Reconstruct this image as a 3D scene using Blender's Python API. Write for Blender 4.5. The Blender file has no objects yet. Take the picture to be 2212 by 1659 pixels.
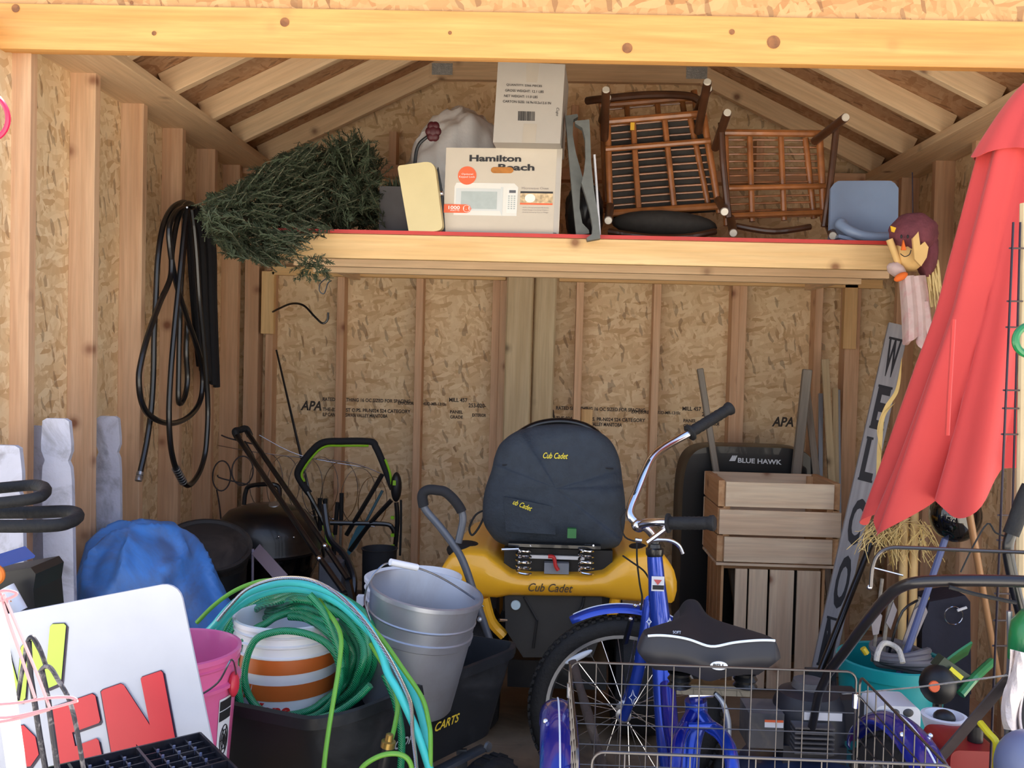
import bpy, bmesh, math, random
from mathutils import Vector as V, Matrix, Quaternion, noise as mnoise
random.seed(7)
R = math.radians
scene = bpy.context.scene
COL = scene.collection

# ------------------------------------------------------------------ camera
F = 2000.0                      # focal length in pixels of the 2212 wide frame
CAMH = 1.43
ROLL = R(1.5)
Yc = V((64 / F, 59.5 / F, -1)).normalized()
Zc = V((math.sin(ROLL), math.cos(ROLL), 0)); Zc = (Zc - Yc * Zc.dot(Yc)).normalized()
Xc = Yc.cross(Zc)
CAMR = Matrix((Xc, Yc, Zc))
CAMP = V((0, 0, CAMH))
cd = bpy.data.cameras.new('camera'); cam = bpy.data.objects.new('camera', cd); COL.objects.link(cam)
cd.sensor_width = 36; cd.lens = F / 2212 * 36; cd.clip_start = .05
cam.matrix_world = Matrix.Translation(CAMP) @ CAMR.to_4x4()
scene.camera = cam

# ------------------------------------------------------------------ world, sun, exposure
w = bpy.data.worlds.new('sky'); scene.world = w; w.use_nodes = True
nt = w.node_tree; nt.nodes.clear()
bgn = nt.nodes.new('ShaderNodeBackground'); wo = nt.nodes.new('ShaderNodeOutputWorld')
tc = nt.nodes.new('ShaderNodeTexCoord'); sp = nt.nodes.new('ShaderNodeSeparateXYZ')
rp = nt.nodes.new('ShaderNodeValToRGB')
rp.color_ramp.elements[0].position = 0.0; rp.color_ramp.elements[0].color = (.93, .96, 1, 1)
rp.color_ramp.elements[1].position = 1.0; rp.color_ramp.elements[1].color = (.22, .38, .78, 1)
nt.links.new(tc.outputs['Generated'], sp.inputs[0]); nt.links.new(sp.outputs['Z'], rp.inputs[0])
nt.links.new(rp.outputs[0], bgn.inputs[0]); nt.links.new(bgn.outputs[0], wo.inputs[0])
bgn.inputs[1].default_value = 0.95
sd = bpy.data.lights.new('sun', 'SUN'); sun = bpy.data.objects.new('sun', sd); COL.objects.link(sun)
sd.energy = 13.0; sd.angle = R(1.0); sd.color = (1, .93, .82)
sun.rotation_euler = (R(-30), R(12), 0); sun.location = (1, 8, 9)
vs = scene.view_settings
vs.view_transform = 'Standard'; vs.look = 'None'; vs.exposure = 0.9; vs.gamma = 1.0; vs.use_curve_mapping = False

# ------------------------------------------------------------------ pixel helpers
def ray(px, py):
    return CAMR @ V(((px - 1106) / F, -(py - 829.5) / F, -1))
def at(px, py, d):
    r = ray(px, py); return CAMP + r * (d / r.y)
def atX(px, py, X):
    r = ray(px, py); return CAMP + r * (X / r.x)
def atZ(px, py, z):
    r = ray(px, py); return CAMP + r * ((z - CAMH) / r.z)

# ------------------------------------------------------------------ materials
def lin(c):
    return tuple((x / 255 / 12.92) if x / 255 <= .04045 else ((x / 255 + .055) / 1.055) ** 2.4 for x in c) + (1,)
MATS = {}
def newmat(name):
    m = bpy.data.materials.new(name); m.use_nodes = True
    n = m.node_tree.nodes; b = n['Principled BSDF']
    return m, m.node_tree, b
def N(t, typ, **kw):
    n = t.nodes.new(typ)
    for k, v in kw.items(): setattr(n, k, v)
    return n
def mixc(t, fac, a, b, mode='MIX'):
    n = N(t, 'ShaderNodeMix', data_type='RGBA', blend_type=mode)
    for s, v in ((n.inputs[0], fac), (n.inputs[6], a), (n.inputs[7], b)):
        if hasattr(v, 'links') or hasattr(v, 'is_linked'): t.links.new(v, s)
        else: s.default_value = v
    return n.outputs[2]
def ramp(t, src, stops):
    n = N(t, 'ShaderNodeValToRGB'); cr = n.color_ramp
    while len(cr.elements) < len(stops): cr.elements.new(.5)
    for e, (p, c) in zip(cr.elements, stops):
        e.position = p; e.color = c if len(c) == 4 else (*c, 1)
    t.links.new(src, n.inputs[0]); return n.outputs[0]
def mapped(t, scale, rot=(0, 0, 0), rnd=True):
    tc = N(t, 'ShaderNodeTexCoord'); mp = N(t, 'ShaderNodeMapping')
    mp.inputs['Scale'].default_value = scale; mp.inputs['Rotation'].default_value = rot
    src = tc.outputs['Object']
    if rnd:
        oi = N(t, 'ShaderNodeObjectInfo'); vm = N(t, 'ShaderNodeVectorMath', operation='MULTIPLY_ADD')
        t.links.new(oi.outputs['Random'], vm.inputs[0]); vm.inputs[1].default_value = (31, 17, 23)
        t.links.new(src, vm.inputs[2]); src = vm.outputs[0]
    t.links.new(src, mp.inputs[0]); return mp.outputs[0]
def noise_t(t, vec, scale=5, detail=3, dist=0, rough=.5):
    n = N(t, 'ShaderNodeTexNoise'); t.links.new(vec, n.inputs['Vector'])
    n.inputs['Scale'].default_value = scale; n.inputs['Detail'].default_value = detail
    n.inputs['Distortion'].default_value = dist; n.inputs['Roughness'].default_value = rough
    return n.outputs['Fac']
def bump(t, b, h, s=.3, d=.01):
    n = N(t, 'ShaderNodeBump'); n.inputs['Strength'].default_value = s; n.inputs['Distance'].default_value = d
    t.links.new(h, n.inputs['Height']); t.links.new(n.outputs[0], b.inputs['Normal'])
def M(name, c, rough=.5, metal=0, var=0, scale=12, bmp=0, coat=0, dirt=None, dirt_amt=.5, trans=0, sheen=0):
    """plain procedural surface: colour with a little noise variation, optional dirt and bump"""
    if name in MATS: return MATS[name]
    m, t, b = newmat(name)
    col = lin(c)
    b.inputs['Roughness'].default_value = rough; b.inputs['Metallic'].default_value = metal
    b.inputs['Coat Weight'].default_value = coat
    if trans: b.inputs['Transmission Weight'].default_value = trans
    if sheen: b.inputs['Sheen Weight'].default_value = sheen
    vec = mapped(t, (1, 1, 1))
    n = noise_t(t, vec, scale, 5)
    v = max(var, .03)
    o = ramp(t, n, [(.3, tuple(x * (1 - v) for x in col[:3])), (.7, tuple(min(1, x * (1 + v)) for x in col[:3]))])
    if dirt:
        n2 = noise_t(t, vec, scale * .6, 8, 1.0, .65)
        f = ramp(t, n2, [(.5, (0, 0, 0)), (.68, (dirt_amt,) * 3)])
        o = mixc(t, f, o, lin(dirt))
    t.links.new(o, b.inputs['Base Color'])
    if bmp: bump(t, b, noise_t(t, vec, scale * 3, 6), bmp, .01)
    MATS[name] = m; return m
def wood(name, c1, c2, knot=(95, 55, 30), rough=.65, axis='X', amount=1.0, weather=None):
    """sawn softwood: streaks along the grain, fine pores and scattered knots"""
    if name in MATS: return MATS[name]
    m, t, b = newmat(name); b.inputs['Roughness'].default_value = rough
    k = {'X': (.7, 13, 13), 'Y': (13, .7, 13), 'Z': (13, 13, .7)}[axis]
    k2 = tuple(x * 4.5 for x in k)
    va = mapped(t, k); vb = mapped(t, k2); vc = mapped(t, (1, 1, 1))
    n1 = noise_t(t, va, 1.6, 4, .8); n2 = noise_t(t, vb, 1.5, 4)
    o = ramp(t, n1, [(.32, lin(c1)), (.68, lin(c2))])
    o = mixc(t, ramp(t, n2, [(.35, (.32,) * 3), (.65, (0, 0, 0))]), o, tuple(x * .62 for x in lin(c1)[:3]) + (1,))
    oi = N(t, 'ShaderNodeObjectInfo')
    o = mixc(t, .55, o, ramp(t, oi.outputs['Random'], [(0, (.78, .70, .66)), (1, (1.0, 1.0, .98))]), 'MULTIPLY')
    vo = N(t, 'ShaderNodeTexVoronoi'); t.links.new(vc, vo.inputs['Vector']); vo.inputs['Scale'].default_value = 5.2
    kf = ramp(t, vo.outputs['Distance'], [(.05, (.85 * amount,) * 3), (.115, (.25 * amount,) * 3), (.19, (0, 0, 0))])
    o = mixc(t, kf, o, lin(knot))
    if weather:
        o = mixc(t, ramp(t, noise_t(t, va, .8, 6), [(.4, (0, 0, 0)), (.65, (.75,) * 3)]), o, lin(weather))
    t.links.new(o, b.inputs['Base Color'])
    bump(t, b, n2, .25, .004)
    MATS[name] = m; return m
def osb(name, plane='XZ', tint=(1, 1, 1)):
    """strand board: overlapping long wood strands at several angles"""
    if name in MATS: return MATS[name]
    m, t, b = newmat(name); b.inputs['Roughness'].default_value = .6
    outs = []
    for i, ang in enumerate((20, -50, 75, -12)):
        s = (17, 54) if i % 2 else (22, 74)
        tc = N(t, 'ShaderNodeTexCoord'); sep = N(t, 'ShaderNodeSeparateXYZ'); t.links.new(tc.outputs['Object'], sep.inputs[0])
        cm = N(t, 'ShaderNodeCombineXYZ')
        t.links.new(sep.outputs['XYZ'.index(plane[0])], cm.inputs[0]); t.links.new(sep.outputs['XYZ'.index(plane[1])], cm.inputs[1])
        wn = N(t, 'ShaderNodeTexNoise'); t.links.new(cm.outputs[0], wn.inputs['Vector']); wn.inputs['Scale'].default_value = 7 + i
        ad = N(t, 'ShaderNodeVectorMath', operation='MULTIPLY_ADD'); t.links.new(wn.outputs['Color'], ad.inputs[0])
        ad.inputs[1].default_value = (.05, .05, 0); t.links.new(cm.outputs[0], ad.inputs[2])
        r = N(t, 'ShaderNodeMapping'); t.links.new(ad.outputs[0], r.inputs[0]); r.inputs['Rotation'].default_value = (0, 0, R(ang))
        r2 = N(t, 'ShaderNodeMapping'); t.links.new(r.outputs[0], r2.inputs[0]); r2.inputs['Scale'].default_value = (s[0], s[1], 1)
        r2.inputs['Location'].default_value = (i * 3.3, i * 7.1, 0)
        vo = N(t, 'ShaderNodeTexVoronoi', voronoi_dimensions='2D'); t.links.new(r2.outputs[0], vo.inputs['Vector']); vo.inputs['Scale'].default_value = 1
        se = N(t, 'ShaderNodeSeparateColor'); t.links.new(vo.outputs['Color'], se.inputs[0])
        outs.append((se, vo))
    base = ramp(t, outs[0][0].outputs[0], [(0, lin((206, 172, 128))), (.45, lin((222, 192, 148))), (.8, lin((233, 207, 166))), (1, lin((212, 176, 130)))])
    for i in (1, 2, 3):
        c = ramp(t, outs[i][0].outputs[0], [(0, lin((196, 158, 112))), (.35, lin((220, 190, 146))), (.8, lin((236, 212, 172))), (1, lin((216, 182, 138)))])
        f = ramp(t, outs[i][0].outputs[1], [(.50, (0, 0, 0)), (.56, (.9,) * 3)])
        base = mixc(t, f, base, c)
    dk = ramp(t, outs[2][0].outputs[2], [(.93, (0, 0, 0)), (.95, (.45,) * 3)])
    base = mixc(t, dk, base, lin((96, 60, 34)))
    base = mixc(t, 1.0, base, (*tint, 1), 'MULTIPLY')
    t.links.new(base, b.inputs['Base Color'])
    bump(t, b, outs[1][0].outputs[2], .25, .004)
    MATS[name] = m; return m

# ------------------------------------------------------------------ mesh helpers
def frame(x, hint=V((0, 0, 1))):
    x = x.normalized()
    if abs(x.dot(hint)) > .98: hint = V((0, 1, 0))
    y = hint.cross(x).normalized(); z = x.cross(y)
    return x, y, z
def spl(pts, n=8, closed=False):
    """Catmull-Rom through the points"""
    P = [V(p) for p in pts]; out = []; L = len(P)
    segs = L if closed else L - 1
    for i in range(segs):
        if closed: a, b, c, d = P[(i - 1) % L], P[i], P[(i + 1) % L], P[(i + 2) % L]
        else: a, b, c, d = P[max(i - 1, 0)], P[i], P[i + 1], P[min(i + 2, L - 1)]
        for k in range(n):
            u = k / n
            out.append(.5 * ((2 * b) + (c - a) * u + (2 * a - 5 * b + 4 * c - d) * u * u + (3 * b - a - 3 * c + d) * u ** 3))
    if not closed: out.append(P[-1])
    return out
class MB:
    def __init__(s): s.v = []; s.f = []
    def add(s, vs, fs):
        o = len(s.v); s.v += [V(p) for p in vs]; s.f += [tuple(i + o for i in f) for f in fs]; return s
    def box(s, c, size, rot=None):
        c = V(c); h = V(size) / 2
        q = [V((x * h.x, y * h.y, z * h.z)) for x in (-1, 1) for y in (-1, 1) for z in (-1, 1)]
        if rot is not None: q = [rot @ p for p in q]
        return s.add([c + p for p in q], [(0, 1, 3, 2), (4, 6, 7, 5), (0, 4, 5, 1), (2, 3, 7, 6), (0, 2, 6, 4), (1, 5, 7, 3)])
    def bb(s, a, b):
        a = V(a); b = V(b); return s.box((a + b) / 2, [abs(x) for x in (b - a)])
    def bar(s, p0, p1, wd, th, hint=V((0, 0, 1))):
        p0 = V(p0); p1 = V(p1); x, y, z = frame(p1 - p0, hint)
        rot = Matrix((x, y, z)).transposed(); return s.box((p0 + p1) / 2, ((p1 - p0).length, wd, th), rot)
    def prism(s, pts, off):
        n = len(pts); off = V(off); a = [V(p) for p in pts]; b = [p + off for p in a]
        fs = [tuple(range(n)), tuple(range(2 * n - 1, n - 1, -1))] + [(i, n + i, n + (i + 1) % n, (i + 1) % n) for i in range(n)]
        return s.add(a + b, fs)
    def tube(s, pts, r, n=8, closed=False, caps=True):
        P = [V(p) for p in pts]; L = len(P)
        rs = r if isinstance(r, (list, tuple)) else [r] * L
        T = []
        for i in range(L):
            a = P[(i - 1) % L] if (closed or i > 0) else P[i]; b = P[(i + 1) % L] if (closed or i < L - 1) else P[i]
            t = b - a; T.append(t.normalized() if t.length > 1e-9 else V((0, 0, 1)))
        u = T[0].orthogonal().normalized(); vs = []; fs = []
        for i in range(L):
            u = (u - T[i] * u.dot(T[i]));
            u = u.normalized() if u.length > 1e-6 else T[i].orthogonal().normalized()
            w_ = T[i].cross(u)
            for k in range(n):
                a = 2 * math.pi * k / n; vs.append(P[i] + (u * math.cos(a) + w_ * math.sin(a)) * rs[i])
        for i in range(L if closed else L - 1):
            j = (i + 1) % L
            for k in range(n): fs.append((i * n + k, i * n + (k + 1) % n, j * n + (k + 1) % n, j * n + k))
        if caps and not closed: fs += [tuple(range(n - 1, -1, -1)), tuple((L - 1) * n + k for k in range(n))]
        return s.add(vs, fs)
    def lathe(s, prof, o, ax=(0, 0, 1), n=28, ref=None, a0=0, a1=2 * math.pi):
        ax = V(ax).normalized(); o = V(o)
        u = V(ref).normalized() if ref is not None else ax.orthogonal().normalized()
        u = (u - ax * u.dot(ax)).normalized(); w_ = ax.cross(u)
        full = abs(a1 - a0 - 2 * math.pi) < 1e-6; m = n if full else n + 1; vs = []; fs = []
        for r, z in prof:
            for k in range(m):
                a = a0 + (a1 - a0) * k / n; vs.append(o + ax * z + (u * math.cos(a) + w_ * math.sin(a)) * max(r, 1e-5))
        for i in range(len(prof) - 1):
            for k in range(n):
                k2 = (k + 1) % m; fs.append((i * m + k, i * m + k2, (i + 1) * m + k2, (i + 1) * m + k))
        return s.add(vs, fs)
    def ball(s, c, r, nu=20, nv=12, rot=None, fn=None):
        c = V(c); r = V((r, r, r)) if not hasattr(r, '__len__') else V(r); vs = []; fs = []
        for j in range(nv + 1):
            th = math.pi * j / nv
            for i in range(nu):
                ph = 2 * math.pi * i / nu
                p = V((math.sin(th) * math.cos(ph), math.sin(th) * math.sin(ph), math.cos(th)))
                k = fn(p) if fn else 1
                p = V((p.x * r.x, p.y * r.y, p.z * r.z)) * k
                vs.append(c + (rot @ p if rot is not None else p))
        for j in range(nv):
            for i in range(nu): fs.append((j * nu + i, (j + 1) * nu + i, (j + 1) * nu + (i + 1) % nu, j * nu + (i + 1) % nu))
        return s.add(vs, fs)
    def sheet(s, fn, nu, nv, th=0, closeu=False):
        """surface fn(u,v) for u,v in 0..1; th gives a thickness along the normal"""
        mu = nu if closeu else nu + 1
        P = [[V(fn(i / nu, j / nv)) for i in range(mu)] for j in range(nv + 1)]
        vs = [p for row in P for p in row]; fs = []
        for j in range(nv):
            for i in range(nu): fs.append((j * mu + i, j * mu + (i + 1) % mu, (j + 1) * mu + (i + 1) % mu, (j + 1) * mu + i))
        if th:
            back = []
            for j in range(nv + 1):
                for i in range(mu):
                    a = P[j][(i + 1) % mu if closeu else min(i + 1, nu)] - P[j][(i - 1) % mu if closeu else max(i - 1, 0)]
                    b = P[min(j + 1, nv)][i] - P[max(j - 1, 0)][i]
                    nn = a.cross(b); nn = nn.normalized() if nn.length > 1e-9 else V((0, 0, 1))
                    back.append(P[j][i] - nn * th)
            o = len(vs); vs += back; fs += [tuple(x + o for x in reversed(f)) for f in fs[:]]
            for i in range(nu):
                a, b = i, (i + 1) % mu; fs.append((a, a + o, b + o, b)); a, b = nv * mu + i, nv * mu + (i + 1) % mu; fs.append((a, b, b + o, a + o))
            if not closeu:
                for j in range(nv):
                    a, b = j * mu, (j + 1) * mu; fs.append((a, b, b + o, a + o)); a, b = a + nu, b + nu; fs.append((a, a + o, b + o, b))
        return s.add(vs, fs)
    def xf(s, mat):
        s.v = [mat @ p for p in s.v]; return s
    def build(s, name, mat, parent=None, smooth=True, ang=38, org=None):
        me = bpy.data.meshes.new(name)
        if parent is not None:
            o_ = ORG[parent.name]
        elif org is not None: o_ = V(org)
        else:
            xs = [p.x for p in s.v]; ys = [p.y for p in s.v]; zs = [p.z for p in s.v]
            o_ = V(((min(xs) + max(xs)) / 2, (min(ys) + max(ys)) / 2, min(zs)))
        me.from_pydata([p - o_ for p in s.v], [], s.f)
        bm = bmesh.new(); bm.from_mesh(me); bmesh.ops.recalc_face_normals(bm, faces=bm.faces)
        if smooth:
            for f in bm.faces: f.smooth = True
            for e in bm.edges:
                if len(e.link_faces) == 2 and e.calc_face_angle(0) > R(ang): e.smooth = False
        bm.to_mesh(me); bm.free()
        me.materials.append(mat)
        ob = bpy.data.objects.new(name, me); COL.objects.link(ob)
        if parent is not None: ob.parent = parent; ORG[ob.name] = o_
        else: ob.location = o_; ORG[ob.name] = o_
        return ob
ORG = {}
def tag(o, label, cat=None, group=None, kind=None):
    if label: o['label'] = label
    if cat: o['category'] = cat
    if group: o['group'] = group
    if kind: o['kind'] = kind
    return o
def thing(name, label, cat, loc, group=None):
    o = bpy.data.objects.new(name, None); COL.objects.link(o); o.location = loc; o.empty_display_size = .05
    ORG[o.name] = V(loc); return tag(o, label, cat, group)
BOX = {}
def board(name, p0, p1, wd, th, mat, parent=None, side=None, bev=.0015):
    """a plank as an object of its own: local X along its length, local Y across its width"""
    p0 = V(p0); p1 = V(p1); L = (p1 - p0).length
    key = (round(L, 4), round(wd, 4), round(th, 4), mat.name)
    if key not in BOX:
        bm = bmesh.new(); bmesh.ops.create_cube(bm, size=1)
        bmesh.ops.scale(bm, vec=(L, wd, th), verts=bm.verts)
        if bev: bmesh.ops.bevel(bm, geom=[e for e in bm.edges], offset=min(bev, th * .3), segments=1, affect='EDGES')
        me = bpy.data.meshes.new(name); bm.to_mesh(me); bm.free(); me.materials.append(mat); BOX[key] = me
    ob = bpy.data.objects.new(name, BOX[key]); COL.objects.link(ob)
    x = (p1 - p0).normalized(); sd_ = V(side) if side is not None else V((0, 0, 1))
    z = x.cross(sd_).normalized(); y = z.cross(x)
    mw = Matrix.Translation((p0 + p1) / 2) @ Matrix((x, y, z)).transposed().to_4x4()
    if parent is not None:
        ob.parent = parent; o_ = ORG[parent.name]
        ob.matrix_local = Matrix.Translation(-o_) @ mw; ORG[ob.name] = o_
    else:
        ob.matrix_world = mw; ORG[ob.name] = (p0 + p1) / 2
    return ob
def text(s, p, xd, yd, mat, parent, w=None, h=None, size=.05, bold=0, shear=0, ext=.0006, name='lettering', wrap=None, align='LEFT'):
    """writing as thin raised print: origin p, along xd, upward yd"""
    cu = bpy.data.curves.new('writing', 'FONT'); cu.body = s; cu.size = 1; cu.offset = bold; cu.shear = shear
    cu.resolution_u = 3; cu.align_x = 'LEFT'
    tmp = bpy.data.objects.new('writing', cu); COL.objects.link(tmp)
    dg = bpy.context.evaluated_depsgraph_get(); me = bpy.data.meshes.new_from_object(tmp.evaluated_get(dg))
    bpy.data.objects.remove(tmp); bpy.data.curves.remove(cu)
    xs = [v.co.x for v in me.vertices]; ys = [v.co.y for v in me.vertices]
    if not xs: return None
    x0, x1, y0, y1 = min(xs), max(xs), min(ys), max(ys)
    sy = h / (y1 - y0) if h else (w / (x1 - x0) if w else size)
    sx = w / (x1 - x0) if w else sy
    xd = V(xd).normalized(); yd = V(yd).normalized(); nd = xd.cross(yd)
    vs = []
    for v in me.vertices:
        a = (v.co.x - x0) * sx; b_ = (v.co.y - (y0 if h else 0)) * sy
        if align == 'CENTER': a -= (x1 - x0) * sx / 2
        vs.append((a, b_))
    fs = [tuple(f.vertices) for f in me.polygons]; bpy.data.meshes.remove(me)
    mb = MB()
    if wrap: mb.add([wrap(a, b_) for a, b_ in vs], fs)
    else:
        p = V(p); q = [p + xd * a + yd * b_ + nd * ext for a, b_ in vs]
        mb.add(q, fs)
    return mb.build(name, mat, parent, smooth=False)
def circ(c, r, ax, n=24, ref=None):
    ax = V(ax).normalized(); u = V(ref).normalized() if ref is not None else ax.orthogonal().normalized()
    u = (u - ax * u.dot(ax)).normalized(); w_ = ax.cross(u); c = V(c)
    return [c + (u * math.cos(2 * math.pi * k / n) + w_ * math.sin(2 * math.pi * k / n)) * r for k in range(n)]
def rrect(c, xd, yd, w_, h, r, n=5):
    c = V(c); xd = V(xd).normalized(); yd = V(yd).normalized(); out = []
    for sx, sy, a in ((1, 1, 0), (-1, 1, 90), (-1, -1, 180), (1, -1, 270)):
        for k in range(n + 1):
            t = R(a + 90 * k / n)
            out.append(c + xd * (sx * (w_ / 2 - r) + r * math.cos(t)) + yd * (sy * (h / 2 - r) + r * math.sin(t)))
    return out

# ------------------------------------------------------------------ shared materials
STUD = wood('sawn_stud', (212, 168, 130), (230, 194, 158), (120, 66, 40))
STUD_PALE = wood('pale_pine', (222, 178, 118), (240, 206, 150), (120, 70, 36))
HEAD = wood('header_pine', (210, 148, 76), (222, 168, 96), (118, 68, 34), amount=.25)
RAFT = wood('rafter_pine', (226, 192, 150), (240, 212, 172), (105, 60, 40))
GREYW = wood('weathered_timber', (192, 170, 132), (214, 196, 160), (80, 58, 36))
OLDW = wood('grey_weathered_wood', (128, 120, 110), (160, 152, 140), (80, 70, 60))
CRATEW = wood('crate_pine', (228, 200, 170), (246, 228, 200), (130, 80, 56))
CRATED = wood('crate_end_pine', (206, 158, 112), (222, 182, 138), (120, 70, 46))
PICK = M('chalky_white_paint', (192, 192, 204), .8, var=.08, scale=9, bmp=.3, dirt=(116, 112, 112), dirt_amt=.75)
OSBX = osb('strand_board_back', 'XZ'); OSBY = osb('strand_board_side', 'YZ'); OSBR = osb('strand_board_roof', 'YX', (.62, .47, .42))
BLACK = M('black_plastic', (26, 27, 30), .45, var=.15)
BLACKM = M('black_steel', (20, 21, 24), .3, 0, coat=.4)
BLACKR = M('black_rubber', (24, 24, 26), .75, var=.2, scale=30, bmp=.3)
CHROME = M('chrome', (225, 225, 230), .16, 1)
STEEL = M('galvanised_steel', (168, 172, 178), .42, .9, var=.12, scale=25)
DKGREY = M('dark_grey_plastic', (66, 68, 72), .55, var=.12)
WHITEP = M('white_plastic', (232, 234, 240), .38, var=.03)
INK = M('black_ink', (34, 32, 34), .6)

# ================================================================== the shed
XL, XR, YB, YF = -1.56, 1.77, 4.785, 2.75         # inner faces of the studs; outer face of the front header
SW, ST = .089, .038                                # 2x4
ZP0, ZP1 = 2.366, 2.40                             # top plate
PL, PR = -1.415, 1.62                              # inner edges of the top plates
XM, HF = .10, .66                                  # middle of the roof, half width of the flat part
ZF = 2.82
SHX0, SHX1, SHY = XL - SW, XR + SW, YB + SW
# ground and floor
gm = M('pale_concrete', (204, 198, 186), .9, var=.22, scale=40, bmp=.5)
tag(MB().bb((-14, -14, -.14), (14, YF - .02, -.1)).build('ground', gm, smooth=False), None, kind='structure')
fl = M('floor_plywood', (140, 118, 94), .8, var=.25, scale=6, bmp=.2, dirt=(60, 50, 42))
tag(MB().bb((SHX0 - .02, 1.0, -.1), (SHX1 + .02, SHY + .02, 0)).build('floor', fl, smooth=False), None, kind='structure')
# back wall
wb = MB().bb((SHX0, SHY, 0), (SHX1, SHY + .012, ZP1)).build('wall_back', OSBX, smooth=False); tag(wb, None, kind='structure')
def bx(px, y=800): return at(px, y, YB).x
ztop = at(1300, 611, YB).z
for px, pale in ((541, 0), (580, 0), (733, 0), (903, 0), (1068, 0), (1084, 0), (1249, 0), (1416, 0), (1585, 0), (1601, 0), (1765, 0), (1839, 0)):
    x = bx(px)
    wdt = ST if px not in (541, 1839) else .075
    board('stud', (x, YB + SW / 2, .038), (x, YB + SW / 2, ztop + .2), wdt, SW, STUD, wb, side=(1, 0, 0))
for a, b in ((590, 1093), (1208, 1905)):
    p = at(a, 585, YB - .02); q = at(b, 598, YB - .02)
    board('plate', (p.x, YB - .02, ztop + .022), (q.x, YB - .02, ztop + .022), .044, ST, STUD_PALE, wb, side=(0, 0, 1))
board('plate', (SHX0, YB + SW / 2, .019), (SHX1, YB + SW / 2, .019), SW, ST, STUD, wb, side=(0, 1, 0))
board('plate', (SHX0, YB + SW / 2, ZP1 - .03), (SHX1, YB + SW / 2, ZP1 - .03), SW, .06, STUD, wb, side=(0, 1, 0))
# short pale cleats on the corner studs and a scrap block
for px, y0, y1 in ((580, 586, 721), (1839, 612, 754)):
    p = at(px, y0, YB - .03); q = at(px, y1, YB - .03)
    board('cleat', (p.x, YB - .02, p.z), (p.x, YB - .02, q.z), .066, ST, STUD_PALE, wb, side=(1, 0, 0))
p = at(1268, 884, YB + .04); board('cleat', p, (p.x, p.y, p.z - .3), .06, .02, STUD_PALE, wb, side=(1, 0, 0))
# mill stamps on the sheathing
GI = M('stamp_ink', (66, 58, 52), .8)
YS = SHY - .002
def stamp(px, py, s, hpx, **kw):
    p = at(px, py, YS); text(s, p, (1, 0, 0), (0, 0, 1), GI, wb, h=hpx * YS / F, ext=.0008, **{'bold': .025, **kw})
for px, py in ((649, 886), (1153, 905), (1667, 921)):
    stamp(px, py, 'APA', 21, bold=.03, shear=.25, w=46 * YS / F)
    if px < 1600:
        o = px - 649; q = py - 886
        stamp(697 + o, 866 + q, 'RATED SHEATHING 16 OC SIZED FOR SPACING', 8, w=192 * YS / F)
        stamp(860 + o, 874 + q, 'EXPOSURE 1    HUD-MR-1310c', 7, w=105 * YS / F)
        stamp(697 + o, 888 + q, 'THE-024 DUST O.PS. PR-N024 S24 CATEGORY', 8, w=192 * YS / F)
        stamp(697 + o, 899 + q, 'ILP CANADA   SWAN VALLEY MANITOBA', 8, w=142 * YS / F)
        stamp(970 + o, 868 + q, 'MILL 457', 9, w=40 * YS / F)
        stamp(1012 + o, 880 + q, '253-020-', 9, w=38 * YS / F)
        stamp(972 + o, 893 + q, 'PANEL', 7, w=28 * YS / F)
        stamp(972 + o, 904 + q, 'GRADE', 7, w=28 * YS / F)
        stamp(1020 + o, 900 + q, 'EXTERIOR', 7, w=30 * YS / F)
# side walls
def side_wall(name, xs, xi, sgn, ys):
    o = MB().bb((xs, YF - .1, 0), (xs + sgn * .012, SHY, ZP1)).build(name, OSBY, smooth=False); tag(o, None, kind='structure')
    for y, pale in ys:
        board('stud', ((xs + xi) / 2, y, .038), ((xs + xi) / 2, y, ZP0 + .01), SW, ST, pale, o, side=(1, 0, 0))
    board('plate', ((xs + xi) / 2, YF, .019), ((xs + xi) / 2, SHY, .019), SW, ST, STUD, o, side=(1, 0, 0))
    return o
wl = side_wall('wall_left', SHX0, XL, -1, [(4.72, STUD), (4.36, STUD), (3.965, STUD), (3.575, STUD), (3.19, STUD)])
wr = side_wall('wall_right', SHX1, XR, 1, [(4.72, STUD), (4.32, STUD), (3.93, STUD), (3.53, STUD), (3.12, STUD), (2.8, STUD)])
board('plate', ((PL + SHX0) / 2, YF + .04, (ZP0 + ZP1) / 2), ((PL + SHX0) / 2, SHY, (ZP0 + ZP1) / 2), PL - SHX0, ZP1 - ZP0, RAFT, wl, side=(1, 0, 0))
board('plate', ((PR + SHX1) / 2, YF + .04, (ZP0 + ZP1) / 2), ((PR + SHX1) / 2, SHY, (ZP0 + ZP1) / 2), SHX1 - PR, ZP1 - ZP0, RAFT, wr, side=(1, 0, 0))
# roof: sheathing, rafters and collar ties in one bay after another
sl = (ZF - ZP1) / (XM - HF - PL)                   # rise over run
up = .10
prof = [(SHX0 - .15, ZP1 - sl * (PL - SHX0 + .15) + up), (XM - HF, ZF + up), (XM, ZF + up + .22), (XM + HF, ZF + up), (SHX1 + .15, ZP1 - sl * (SHX1 - PR + .15) + up)]
rf = MB(); 
for (x0, z0), (x1, z1) in zip(prof, prof[1:]):
    rf.prism([V((x0, YF + .03, z0)), V((x1, YF + .03, z1)), V((x1, YF + .03, z1 + .03)), V((x0, YF + .03, z0 + .03))], (0, SHY - YF + .05, 0))
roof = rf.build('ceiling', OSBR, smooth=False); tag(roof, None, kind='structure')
TY = [4.735, 4.33, 3.925, 3.52, 3.115, 2.83]
nrm = V((-sl, 0, 1)).normalized() * (SW / 2); nrr = V((sl, 0, 1)).normalized() * (SW / 2)
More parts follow.
